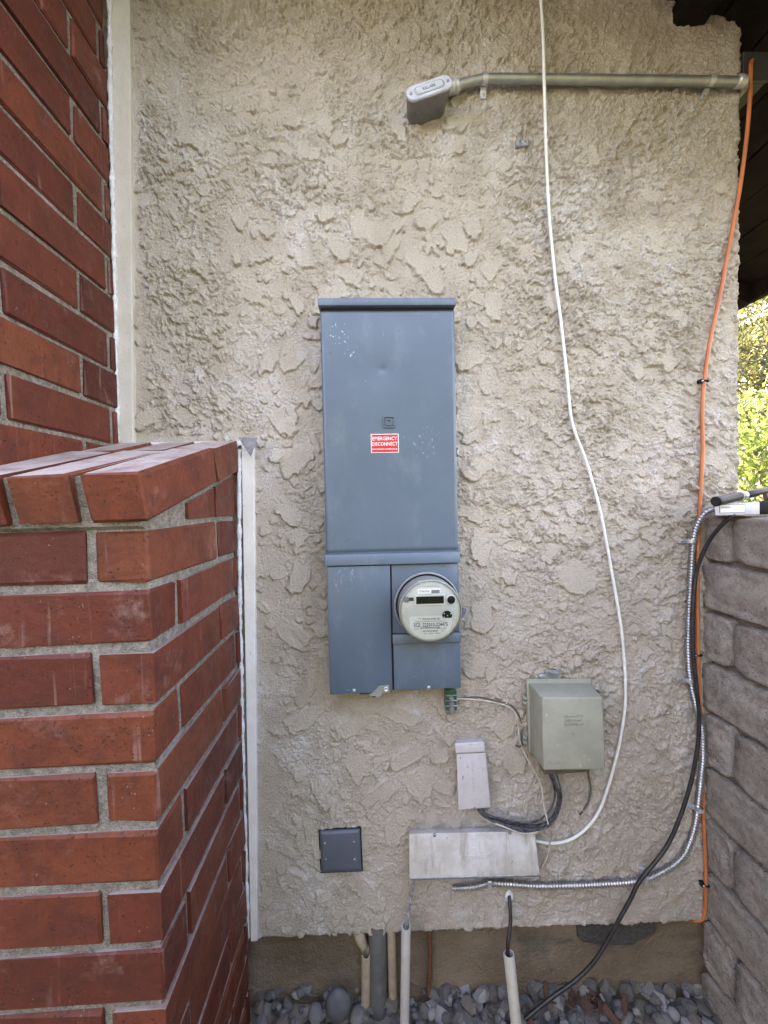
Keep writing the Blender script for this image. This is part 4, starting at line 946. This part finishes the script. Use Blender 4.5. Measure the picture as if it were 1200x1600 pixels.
# conduit body
lb0, lb1 = at(648, 158, W - .06), at(700, 140, W - .06)
ax = Vector((lb1.x - lb0.x, 0, lb1.z - lb0.z)).normalized(); pz_ = Vector((-ax.z, 0, ax.x))
mid = (Q(((641, 150),), W - .072)[0] + Q(((700, 126),), W - .072)[0]) * .5
Lh, Wh = .062, .0185
def stad(L, w, n=10):
    return [(L - w + w * math.cos(a), w * math.sin(a)) for a in [-math.pi / 2 + math.pi * k / n for k in range(n + 1)]] + [(-L + w + w * math.cos(a), w * math.sin(a)) for a in [math.pi / 2 + math.pi * k / n for k in range(n + 1)]]
def stad_solid(b, L, w, y0, y1, L2=None, w2=None, bev=0):
    o1 = stad(L, w); o2 = stad(L2 or L, w2 or w)
    c0 = Vector((mid.x, y0, mid.z)); c1 = Vector((mid.x, y1, mid.z)); n = len(o1)
    bb = bmesh.new(); f = [bb.verts.new(c0 + ax * p[0] + pz_ * p[1]) for p in o1]; k = [bb.verts.new(c1 + ax * p[0] + pz_ * p[1]) for p in o2]
    ff = bb.faces.new(f); bb.faces.new(k[::-1])
    for i in range(n): bb.faces.new((f[i], k[i], k[(i + 1) % n], f[(i + 1) % n]))
    bmesh.ops.recalc_face_normals(bb, faces=bb.faces)
    if bev: bmesh.ops.bevel(bb, geom=list(ff.edges), offset=bev, segments=2, affect='EDGES')
    b.add(bb)
b = MB(); stad_solid(b, Lh - .0015, Wh + .0015, W - .068, W - .004, Lh - .008, Wh + .003); lb = b.build('conduit_body', MAT['dull'], cond, True, angle=40)
b = MB(); stad_solid(b, Lh, Wh, W - .0745, W - .0682, bev=.0012); lid = b.build('cover_plate', MAT['cover'], lb, True, angle=40)
b = MB(); stad_solid(b, Lh * .66, Wh * .58, W - .0752, W - .0742, Lh * .68, Wh * .62); b.build('cover_recess', MAT['galv'], lid, True, angle=40)
b = MB(); stad_solid(b, Lh * .60, Wh * .46, W - .0766, W - .0748, Lh * .62, Wh * .50, .0008); b.build('cover_boss', MAT['cover'], lid, True, angle=40)
text_part('embossed_lettering', 'KILLARK', MAT['dull'], lid, mid.x, mid.z, W - .0766, .036, .008, .0006, rotz=math.atan2(ax.z, ax.x))
for s_ in (-1, 1):
    c = Vector((mid.x, W - .0745, mid.z)) + ax * (s_ * Lh * .82); b = MB(); b.lathe([(.0038, 0), (.0036, .0014), (.002, .002), (0, .002)], c, seg=12); b.build('screw', MAT['steel'], lid, True)
h0 = Vector((mid.x, yc, mid.z)) + ax * (Lh - .012); h1 = at(718, 133, yc); h0 = Vector((h0.x, yc, h1.z - (h1.x - h0.x) * .28))
dv = (h1 - h0)
b = MB(); b.tube([h0 + dv * t for t in (-.3, .28, .30, .38, .40, .44, .62, .64, .68, .86, .88, 1.0)], [.0165, .0165, .0180, .0180, .0145, .0165, .0165, .0148, .0172, .0172, .0150, .0132], 22); b.build('connector', MAT['bright'], cond, True, angle=35)
c = at(646, 168, W - .02); b = MB(); b.lathe([(.012, -.010), (.013, .004), (.010, .007), (0, .007)], c, Vector((0, -.3, -1)), seg=18); b.build('hub_plug', simple('putty', (.48, .45, .38), (.38, .35, .29), .8, ns=60), lb, True)

# metal trough on the side of the house under the eave
tr = MB(); tr.box(1.088, 1.160, W + .012, W + .9, H + 1.185, H + 1.262, .002); tr.box(1.086, 1.162, W + .004, W + .012, H + 1.183, H + 1.264, .001)
tr = centred(tr.build('wiring_trough', simple('dark_grey_metal', (.040, .040, .040), (.055, .055, .055), .6, ns=40))); tag(tr, 'grey metal trough under the eave beside the wall corner', 'conduit')

# pipe clip left on the wall
clipr = empty('pipe_clip', at(813, 236, W), 'small empty grey pipe clip screwed to the upper wall', 'clip')
c = at(813, 229, W); b = MB(); b.box(c.x - .017, c.x + .017, W - .016, W + .002, c.z - .012, c.z - .004, .001, rot=Matrix.Rotation(-.12, 3, 'Y')); b.box(c.x - .016, c.x - .002, W - .014, W + .002, c.z - .006, c.z + .010, .0015); b.build('clip_base', MAT['steel'], clipr)
b = MB(); b.tube([c + Vector((.009 + .008 * math.cos(a), -.012, .004 + .008 * math.sin(a))) for a in [math.pi * (.9 + 1.3 * k / 10) for k in range(11)]], .0028, 8); b.build('clip_jaw', MAT['steel'], clipr, True)
b = MB(); b.lathe([(.004, 0), (.0035, .002), (0, .003)], c + Vector((-.009, -.0145, .003)), seg=12); b.build('screw', MAT['galv'], clipr, True)

# ------------------------------------------------------------------ cables
def cable(name, px, y, r, mat, label, cat, seg=10, step=.008, wob=0):
    pts = spline(pxpath(px, y), step)
    if wob:
        pts = [p + Vector((wob * float(perlin(i * .05, 3.1)), -abs(wob) * .6 * abs(float(perlin(i * .07, 8.1))), 0)) for i, p in enumerate(pts)]
    b = MB(); b.tube(pts, r, seg); o = b.build(name, MAT[mat], None, True); centred(o)
    return tag(o, label, cat)
yw = W - .015
wc = cable('coaxial_cable', [(843, -60, W - .03), (845, 0, W - .04), (849, 60, W - .052), (850, 120, W - .057), (852, 200, W - .045), (855, 280, W - .025), (860, 360, W - .014), (868, 440), (876, 500), (883, 560), (889, 620), (892, 650), (898, 675), (912, 710), (925, 750), (938, 800), (948, 850), (955, 890), (962, 930), (969, 970), (974, 1010), (977, 1060), (976, 1110), (968, 1160), (960, 1195), (950, 1230), (937, 1265), (920, 1290), (895, 1310), (865, 1317.5, W - .014), (832, 1313, W - .014)], yw, .0041, 'white_cable', 'long white cable hanging down the wall into the cable box', 'cable', wob=.0012)
oc = cable('orange_cable', [(1176, 92, W + .015), (1173, 104, W - .005), (1172, 150, W - .012), (1166, 220), (1155, 300), (1140, 380), (1125, 460), (1110, 530), (1101, 590), (1097, 640), (1098, 700), (1095, 760), (1092, 820), (1090, 880), (1090, 960), (1091, 1040), (1094, 1110), (1097, 1200), (1099, 1270), (1102, 1340), (1103, 1390), (1101, 1425, W - .008), (1096, 1437, W + .0), (1082, 1439, W + .012)], W - .014, .0050, 'orange', 'long orange cable running down beside the block wall', 'cable')
def cclip(px, py, parent, y=W - .011, r=.0075):
    c = at(px, py, y); b = MB(); n_ = 10
    b.tube([c + Vector((r * math.cos(a), -r * math.sin(a), 0)) for a in [math.pi * k / n_ for k in range(n_ + 1)]], .0035, 6); b.box(c.x - r - .010, c.x - r + .004, y - .006, y + .011, c.z - .005, c.z + .005, .001)
    o = b.build('cable_clip', MAT['blackp'], parent); b = MB(); b.lathe([(.003, 0), (.0026, .002), (0, .0024)], Vector((c.x - r - .004, y - .0055, c.z)), seg=10); b.build('nail', MAT['bright'], o, True)
for q in ((1101, 596), (1091, 1023), (1103, 1381)): cclip(q[0], q[1], oc)
cable('thin_wire', [(706, 1092, W - .030), (720, 1092, W - .022), (740, 1093), (770, 1097), (797, 1106), (808, 1122), (811, 1150, W - .020), (814, 1163, W - .02), (822, 1182, W - .026), (835, 1205, W - .03), (845, 1225, W - .03), (850, 1260, W - .035), (857, 1290, W - .048), (859, 1310, W - .03), (857, 1335, W - .02), (846, 1357, W - .012)], W - .018, .0021, 'wire', 'thin ivory wire looping from the grounding bar past the telephone box', 'wire', 8)
tw2 = cable('thin_wire', [(718, 1091, W - .012), (745, 1089), (775, 1095), (797, 1101), (810, 1116), (815, 1135), (814, 1160, W - .02)], W - .006, .0018, 'dark_olive', 'thin brown wire above the ivory wire near the telephone box', 'wire', 8)
b = MB(); c = at(812.5, 1165, W - .016); b.tube([c + Vector((-.010, .004, -.002)), c + Vector((-.003, -.005, 0)), c + Vector((.004, -.004, .002)), c + Vector((.010, .006, .006))], .0022, 8); b.build('wire_staple', MAT['black'], tw2, True)
cable('black_cable', [(748, 1258, W - .022), (754, 1270, W - .026), (768, 1277), (790, 1284), (820, 1290.5), (845, 1290), (861, 1281), (871, 1262), (873, 1242, W - .04), (868, 1226, W - .045), (860, 1206, W - .048)], W - .03, .0052, 'black_paint', 'thick black cable curving from the upright box up to the telephone box', 'cable', 12)
cable('black_cable', [(744, 1258, W - .018), (752, 1272, W - .022), (768, 1283), (790, 1293, W - .053), (815, 1299, W - .055), (835, 1296, W - .05), (852, 1287, W - .042)], W - .034, .0034, 'black_paint', 'thinner paint spattered cable sagging in front of the long cable box', 'cable', 10)
cable('thin_wire', [(743, 1258, W - .014), (749, 1270, W - .018), (762, 1282, W - .032), (785, 1291, W - .058), (815, 1302, W - .058), (838, 1301, W - .056), (842, 1297, W - .045)], W - .03, .0022, 'wire', 'pale wire sagging across the top edge of the long cable box', 'wire', 8)
cable('thin_wire', [(917, 1200, W - .03), (921, 1218), (923, 1234), (919, 1254), (906, 1273, W - .006)], W - .012, .0026, 'dark_olive', 'short brown wire dropping from the telephone box into the plaster', 'wire', 8)
cable('black_cable', [(752, 1258, W - .024), (760, 1273, W - .032), (782, 1279), (812, 1285), (838, 1283), (856, 1270), (866, 1250), (866, 1232, W - .045), (858, 1208, W - .05)], W - .040, .0026, 'black_paint', 'thin black wire running above the thick cable loop', 'cable', 8)
cable('black_cable', [(750, 1258, W - .020), (764, 1281, W - .04), (792, 1290), (822, 1295.5), (846, 1296), (864, 1285), (875, 1262), (877, 1240, W - .05), (869, 1208, W - .052)], W - .056, .0022, 'black_paint', 'thin black wire curving outside the thick cable loop', 'cable', 8)
# armoured flexible conduit
fx_px = [(1128, 796, W - .075), (1116, 795.5, W - .06), (1102, 802, W - .045), (1090, 820, W - .03), (1083, 850), (1080, 900), (1077, 960), (1076, 1020), (1079, 1060), (1085, 1090), (1091, 1115), (1097, 1140), (1098.5, 1165), (1098, 1192), (1092, 1250), (1087, 1287), (1077, 1320), (1064, 1342), (1037, 1361), (1000, 1375.5), (940, 1381), (850, 1384), (800, 1381), (765, 1380), (740, 1386), (707, 1388, W - .008)]
pts = spline(pxpath(fx_px, W - .017), .00155); pit = .0084
b = MB(); b.tube(pts, .009, 12, rf=lambda s_, a: .0056 + .0044 * max(0, math.sin(2 * math.pi * s_ / pit + a)) ** .7)
fc = b.build('flexible_conduit', MAT['flex'], None, True); centred(fc); tag(fc, 'ribbed steel flexible conduit running down the wall and along its foot', 'conduit')
for q, sgn in (((1079, 845), -1), ((1076, 1062), -1), ((1092, 1263), -1), ((1005, 1370), 0), ((763, 1376), 0)):
    c = at(q[0], q[1], W - .017); b = MB()
    if sgn:
        b.box(c.x - .030, c.x - .006, W - .012, W + .002, c.z - .007, c.z + .006, .001); n_ = 8
        pa = [c + Vector((-.0115 * math.cos(a), -.0125 * math.sin(a), 0)) for a in [math.pi * k / n_ for k in range(n_ + 1)]]
        for k in range(n_):
            p, p2 = pa[k], pa[k + 1]; d_ = Vector((0, -.001, 0)); z_ = Vector((0, 0, .0055)); b.poly([p - z_, p2 - z_, p2 + z_, p + z_, p - z_ + d_, p2 - z_ + d_, p2 + z_ + d_, p + z_ + d_], [(0, 1, 2, 3), (7, 6, 5, 4), (0, 4, 5, 1), (2, 6, 7, 3)])
    else:
        b.box(c.x - .006, c.x + .008, W - .014, W + .002, c.z + .004, c.z + .022, .001); b.box(c.x - .006, c.x + .006, W - .031, W - .026, c.z - .014, c.z + .010, .001)
    so = b.build('strap', MAT['bright'], fc); b = MB(); cc = Vector((c.x - .020, W - .012, c.z)) if sgn else Vector((c.x + .001, W - .014, c.z + .016)); b.lathe([(.004, 0), (.0036, .002), (0, .003)], cc, seg=12); b.build('screw', MAT['galv'], so, True)
bc = cable('black_cable', [(1150, 805, W - .13), (1140, 809, W - .12), (1125, 823, W - .10), (1108, 845, W - .07), (1096, 870, W - .05), (1088, 895), (1084, 930), (1082, 970), (1083, 1020), (1087, 1060), (1091, 1100), (1092.5, 1130), (1090, 1165), (1080, 1220), (1063, 1275), (1040, 1325), (1000, 1376), (985, 1405), (970, 1432), (955, 1460), (930, 1500, W - .035), (900, 1531, W - .035), (860, 1560, W - .04), (815, 1597, W - .045), (780, 1630, W - .05)], W - .036, .0052, 'black', 'long black cable from the block wall down to the gravel', 'cable')

# device and tube on the block wall
dv_ = empty('electronic_device', (1.06, .95, 1.375), 'flat silver and black device with a printed label on the block wall', 'device')
yd = W - .13; kd = 1 + .10 / yd
a_ = at(1117, 806, yd); b_ = at(1187, 784, yd); c_ = at(1215, 800, yd)
b = MB(); b.hexa([(a_.x * kd, yd + .10, a_.z), (b_.x * kd, yd + .10, a_.z + .001), (b_.x * kd, yd + .10, b_.z - .003), (a_.x * kd, yd + .10, b_.z - .003)], [(a_.x, yd, a_.z), (b_.x, yd, a_.z), (b_.x, yd, b_.z), (a_.x, yd, b_.z - .004)], .003, 3); cs = b.build('case', MAT['dev'], dv_, True, angle=40)
b = MB(); b.hexa([(b_.x * kd, yd + .10, a_.z), (c_.x * kd + .05, yd + .10, a_.z), (c_.x * kd + .05, yd + .10, b_.z), (b_.x * kd, yd + .10, b_.z)], [(b_.x - .001, yd + .001, a_.z), (c_.x + .05, yd + .001, a_.z), (c_.x + .05, yd + .001, b_.z + .002), (b_.x - .001, yd + .001, b_.z + .002)], .003, 2); b.build('end_case', MAT['blackp'], dv_, True, angle=40)
X0, X1, Z0_, Z1_ = rect(1124, 788, 1164, 801.5, yd); b = MB(); b.box(X0, X1, yd - .0006, yd + .002, Z0_, Z1_, .0002); l_ = b.build('label_frame', MAT['grey_ink'], cs)
b = MB(); b.box(X0 + .0018, X1 - .0018, yd - .0010, yd, Z0_ + .0018, Z1_ - .0018); b.build('label_field', MAT['meter_light'], l_)
for k in range(9):
    xx = X0 + .004 + k * .0028; b = MB(); b.box(xx, xx + .0014, yd - .0014, yd - .0008, Z1_ - .010, Z1_ - .005); b.build('printed_mark', MAT['grey_ink'], l_)
tb_ = empty('black_tube', at(1150, 790, yd + .02), 'black cylindrical tube lying on top of the device', 'tube')
p0, p1 = at(1118, 784, yd - .013), at(1197, 766, yd + .04)
zmin = b_.z + .003
p0.z = max(p0.z, zmin); dvec = p1 - p0
b = MB(); b.tube([p0 + dvec * t for t in (.0, .005, .06, .07, .44, .46)], [.0108, .0125, .0125, .0115, .0115, .0108], 22); b.tube([p0 + dvec * t for t in (.50, .52, .98, 1.0)], [.0090, .0100, .0092, .007], 20); tbo = b.build('barrel', MAT['blackp'], tb_, True, angle=40)
b = MB(); b.tube([p0 + dvec * t for t in (.445, .46, .56, .575)], [.0108, .0117, .0112, .0096], 22); b.build('collar', simple('scratched_black', (.05, .05, .055), (.42, .43, .45), .35, ns=90), tbo, True, angle=40)
b = MB(); b.lathe([(.0104, .0), (.0092, .0006), (0, .0006)], p0, -dvec, seg=20); b.build('open_end', MAT['gap'], tbo)

# ------------------------------------------------------------------ pipes at the foot of the wall
def pipe(name, top, bot, r, mat, label, cat='pipe', wall=.003, slant=0, seg=22):
    b = MB(); d_ = (bot - top); ax_ = d_.normalized()
    # outer and inner skin of a hollow pipe, the mouth cut slightly askew
    u_ = Vector((0, -1, 0)); u_ = (u_ - u_.dot(ax_) * ax_).normalized(); v_ = ax_.cross(u_)
    def rg(c, rr, sl): return [b.bm.verts.new(c + (u_ * math.cos(t) + v_ * math.sin(t)) * rr + ax_ * (sl * math.cos(t))) for t in [2 * math.pi * k / seg for k in range(seg)]]
    rs = [rg(bot, r, 0), rg(top + ax_ * .0015, r, slant), rg(top, r - .0008, slant), rg(top, r - wall, slant), rg(top + ax_ * .05, r - wall, 0)]
    for p, q in zip(rs, rs[1:]):
        for k in range(seg): b.bm.faces.new((p[k], p[(k + 1) % seg], q[(k + 1) % seg], q[k]))
    b.bm.faces.new(rs[-1]); o = b.build(name, MAT[mat], None, True, angle=50); centred(o); return tag(o, label, cat)
pipe('plastic_pipe', at(634.5, 1446, W - .05), at(631, 1680, W - .055), .0128, 'pvc', 'tall grey plastic pipe rising below the long cable box', slant=.002)
pipe('plastic_pipe', at(795, 1490, W - .055), at(815, 1680, W - .06), .0150, 'pvc_w', 'ivory plastic pipe leaning in the gravel with a black cable', slant=-.003)
pipe('metal_pipe', at(572, 1487, W + .004), at(571, 1600, W + .004), .0130, 'pipe_b', 'broken beige pipe stub left of the dark drain pipe', wall=.0022, slant=.008)
p = pipe('drain_pipe', at(590, 1440, W + .012), at(591, 1600, W + .012), .0265, 'pipe_d', 'dark grey drain pipe under the plaster edge')
c = at(590.5, 1504, W + .012); b = MB(); b.lathe([(.0268, -.002), (.0282, -.001), (.0282, .0), (.0268, .002)], c, Vector((0, -.25, -1)), seg=24); b.build('joint_ring', MAT['pipe_d'], p, True)
pipe('metal_pipe', at(611, 1440, W + .010), at(615, 1600, W + .010), .0125, 'pipe_b', 'beige painted pipe right of the dark drain pipe')
b = MB(); b.tube(spline([at(560, 1455, W + .02), at(565, 1468, W + .012), at(569, 1480, W + .006), at(567, 1491, W + .004)], .004), [.014] * 1 + [.0135] * 30, 14) if False else b.tube([at(560, 1452, W + .012), at(563, 1466, W + .010), at(568, 1478, W + .006), at(566, 1489, W + .004)], [.0165, .016, .012, .004], 14)
tag(centred(b.build('pipe_elbow', MAT['pipe_b'], None, True)), 'broken beige plastic elbow hanging above the pipe stub', 'pipe fitting')
b = MB(); pts = spline([at(671, 1455, W + .020), at(672, 1500, W + .018), at(670, 1545, W + .016), at(669, 1600, W + .016)], .006); b.tube(pts, [.0056 * (1 + .2 * float(perlin(i * .6, 2))) for i in range(len(pts))], 10)
tag(centred(b.build('rusty_rod', MAT['rust'], None, True)), 'thin rusty iron rod in front of the footing', 'rod')
# twisted wires into the grey pipe
b = MB()
A, B2 = at(648, 1370, W - .03), at(634.5, 1462, W - .05)
base = spline([A, at(645, 1390, W - .035), at(640, 1420, W - .045), at(635, 1446, W - .05), B2], .004)
for ph in (0, math.pi): b.tube([p + Vector((.0024 * math.cos(i * .75 + ph), .0024 * math.sin(i * .75 + ph), 0)) for i, p in enumerate(base)], .0021, 7)
o = b.build('twisted_wire', simple('purple_grey_wire', (.10, .09, .12), (.42, .40, .40), .5, ns=160), None, True); centred(o); tag(o, 'twisted pair of wires dropping into the tall grey pipe', 'wire')
dc = cable('black_cable', [(795, 1398, W + .0), (796.5, 1410, W - .012), (797.5, 1440, W - .03), (795, 1465, W - .045), (793, 1482, W - .053), (796, 1510, W - .055)], W - .03, .0050, 'black', 'short black cable from a hole in the plaster into the ivory pipe', 'cable')
b = MB(); c = at(796, 1400, W); b.lathe([(.022, -.006), (.018, .002), (.010, .005), (.005, .004), (0, .002)], c, seg=18, squash=(.7, 1)); b.build('sealant', MAT['caulk'], dc, True)

# ------------------------------------------------------------------ gravel
def stone_mesh(seed, angular):
    r_ = random.Random(seed); b = bmesh.new(); bmesh.ops.create_icosphere(b, subdivisions=2 if not angular else 1, radius=1)
    sx, sy, sz = r_.uniform(.8, 1.25), r_.uniform(.7, 1.1), r_.uniform(.5, .9)
    for v in b.verts:
        n = float(perlin(v.co.x * 1.3 + seed, v.co.y * 1.3 + v.co.z, seed)); v.co *= (1 + (.38 if angular else .10) * n)
        if angular: v.co *= 1 + r_.uniform(-.16, .16)
        v.co = Vector((v.co.x * sx, v.co.y * sy, v.co.z * sz))
    me = bpy.data.meshes.new('stone'); b.to_mesh(me); b.free()
    if not angular: me.polygons.foreach_set('use_smooth', [True] * len(me.polygons))
    me.materials.append(MAT['stone']); return me
sm = [stone_mesh(i, i % 7 != 0) for i in range(14)]
rg = random.Random(11)
placed = []
def add_stone(x, y, z, r):
    o = bpy.data.objects.new('stone', rg.choice(sm)); COL.objects.link(o); o.parent = ground; o.location = (x, y, z); o.scale = (r, r, r * rg.uniform(.8, 1.1)); o.rotation_euler = (rg.uniform(-.8, .8), rg.uniform(-.8, .8), rg.uniform(0, 6.28)); return o
cnt = 0
for k in range(290):
    x = rg.uniform(-.36, .965); y = W + .03 - rg.random() ** 1.3 * .16
    pile = .028 * (.5 + .5 * float(perlin(x * 3, 1.7))); lift = pile * max(0, 1 - (W + .03 - y) / .2)
    r = rg.choice((.009, .011, .013, .015, .017, .02, .024)); add_stone(x, y, ground_z(x) - .012 + lift + rg.uniform(-.006, .016), r); cnt += 1
for k in range(16):
    x = at(rg.gauss(905, 45), 1560, W).x; y = W + .02 - rg.random() * .07
    cb_ = MB(); L_c, w_c = rg.uniform(.012, .026), rg.uniform(.006, .012)
    cb_.box(-L_c, L_c, -w_c, w_c, -.002, .002, .0012)
    o = cb_.build('bark_chip', MAT['chip'], None); o.parent = ground; o.location = (x, y, ground_z(x) + .012 + rg.uniform(-.004, .016)); o.rotation_euler = (rg.uniform(-.9, .9), rg.uniform(-.9, .9), rg.uniform(0, 6))
b = MB(); r2 = random.Random(13)
for k in range(1500):
    x = r2.uniform(-.36, .96); y = r2.uniform(-.6, W + .03); bb = bmesh.new(); me = r2.choice(sm); bb.from_mesh(me); s_ = r2.uniform(.009, .022)
    M4 = Matrix.Translation((x, y, ground_z(x) - .022 + r2.uniform(-.004, .010))) @ Matrix.Rotation(r2.uniform(0, 6), 4, 'Z') @ Matrix.Rotation(r2.uniform(-.7, .7), 4, 'X') @ Matrix.Scale(s_, 4)
    if len(bb.verts) > 60: bb.free(); continue
    bmesh.ops.transform(bb, matrix=M4, verts=bb.verts); b.add(bb)
gr = b.build('gravel', MAT['stone'], recalc=False); gr['kind'] = 'stuff'; tag(gr, 'grey slate gravel at the foot of the wall', 'gravel')
c = at(529, 1570, W - .035)
b = MB(); bb = bmesh.new(); bmesh.ops.create_icosphere(bb, subdivisions=3, radius=1)
for v in bb.verts:
    n = .06 * float(perlin(v.co.x * 1.5, v.co.y * 1.5 + v.co.z, 5)); v.co = c + Vector((v.co.x * .036, v.co.y * .022, v.co.z * .046)) * (1 + n)
b.add(bb); cb = b.build('cobble', simple('dark_cobble', (.075, .078, .088), (.10, .103, .112), .7, ns=40, bump=.001, bs=200), None, True); centred(cb); tag(cb, 'large smooth dark grey cobble leaning on the footing', 'stone')

# ------------------------------------------------------------------ planting beyond the corner
def leaves(centres, per, size, spread, rgn, el=2.0):
    n = len(centres) * per; c = np.repeat(np.array(centres), per, 0); d_ = rgn.normal(size=(n, 3)); d_ *= (spread * rgn.uniform(.3, 1.0, (n, 1)) / np.linalg.norm(d_, axis=1, keepdims=True))
    p = c + d_; a = rgn.normal(size=(n, 3)); a[:, 2] -= .5; a /= np.linalg.norm(a, axis=1, keepdims=True); q = np.cross(a, rgn.normal(size=(n, 3))); q /= np.linalg.norm(q, axis=1, keepdims=True)
    s = size * rgn.uniform(.6, 1.3, (n, 1)); nn = np.cross(a, q)
    v = np.stack([p, p + a * s * .5 + q * s * .5 / el + nn * s * .08, p + a * s, p + a * s * .5 - q * s * .5 / el + nn * s * .08], 1).reshape(-1, 3)
    i = np.arange(n) * 4; f = np.concatenate([np.stack([i, i + 1, i + 2], 1), np.stack([i, i + 2, i + 3], 1)]); return v, f
def plant(name, base, height, radius, mat, nc, per, size, spread, label, cat, seed, el=2.0, low=.1, conic=.0):
    rgn = np.random.default_rng(seed); root = empty(name, base, label, cat); cs_ = []
    while len(cs_) < nc:
        p = rgn.uniform(-1, 1, 3)
        if np.linalg.norm(p) > 1 or np.linalg.norm(p) < .35: continue
        t = (p[2] + 1) / 2; k = 1 - conic * t
        cs_.append((base[0] + p[0] * radius * k, base[1] + p[1] * radius * k, base[2] + height * (low + (1 - low) * t)))
    v, f = leaves(cs_, per, size, spread, rgn, el); v = v - np.array(base)
    me = bpy.data.meshes.new('crown'); me.from_pydata(v.tolist(), [], f.tolist()); me.materials.append(MAT[mat]); o = bpy.data.objects.new('crown', me); COL.objects.link(o); o.parent = root; OFF[o.name] = Vector(base)
    b = MB(); top = Vector(base) + Vector((.1, .05, height * .75)); b.tube(spline([Vector(base) - Vector((0, 0, .1)), Vector(base) + Vector((.05, 0, height * .35)), top], .2), [radius * .06 * (1 - i * .03) for i in range(60)], 8)
    for k in range(14):
        cc = Vector(cs_[k]); s0 = Vector(base) + (top - Vector(base)) * (.2 + .05 * k); b.tube(spline([s0, (s0 + cc) * .5 + Vector((0, 0, .1)), cc], .15), radius * .014, 6)
    b.build('trunk', MAT['bark'], root, True); return root
plant('bright_shrub', (4.2, 3.9, -.1), 2.65, 1.5, 'leaf', 420, 24, .095, .20, 'sunlit yellow green leafy shrub beyond the wall corner', 'shrub', 4, 2.2)
plant('dark_conifer', (12.6, 11.2, -.1), 9.5, 3.6, 'pine', 500, 22, .32, .50, 'tall dark conifer behind the bright shrub', 'tree', 5, 4.5, .12, .45)
plant('garden_tree', (17.0, 17.0, -.1), 9.0, 4.2, 'leaf', 380, 18, .30, .55, 'pale sunlit tree high behind the conifer under the eave', 'tree', 9, 2.5, .35)
b = MB(); p0, p1 = Vector((5.5, 9.0, 4.6)), Vector((16.0, 9.0, 5.9)); b.tube([p0 + (p1 - p0) * t - Vector((0, 0, .5 * 4 * t * (1 - t))) for t in [k / 20 for k in range(21)]], .012, 6)
tag(centred(b.build('overhead_wire', MAT['black'])), 'thin dark overhead wire crossing the sky beyond the corner', 'wire')

# unseen hedge added behind the camera to cut low sky light
hb = bmesh.new(); bmesh.ops.create_cube(hb, size=1); bmesh.ops.subdivide_edges(hb, edges=list(hb.edges), cuts=40, use_grid_fill=True)
for v in hb.verts:
    n = float(fbm(v.co.x * 14, v.co.z * 14 + v.co.y * 9, 4, 3)); v.co = Vector((.5 + v.co.x * 8.5, -7.0 + v.co.y * 1.4, 2.4 + v.co.z * 5.2)) + Vector((n * .3, n * .35, n * .3))
b = MB(); b.add(hb); hg = b.build('blocker', simple('blocker_leaves', (.020, .034, .014), (.045, .06, .025), .8, ns=18, spec=.2)); hg['kind'] = 'stuff'; tag(hg, 'unseen leafy hedge across the side yard', 'blocker')
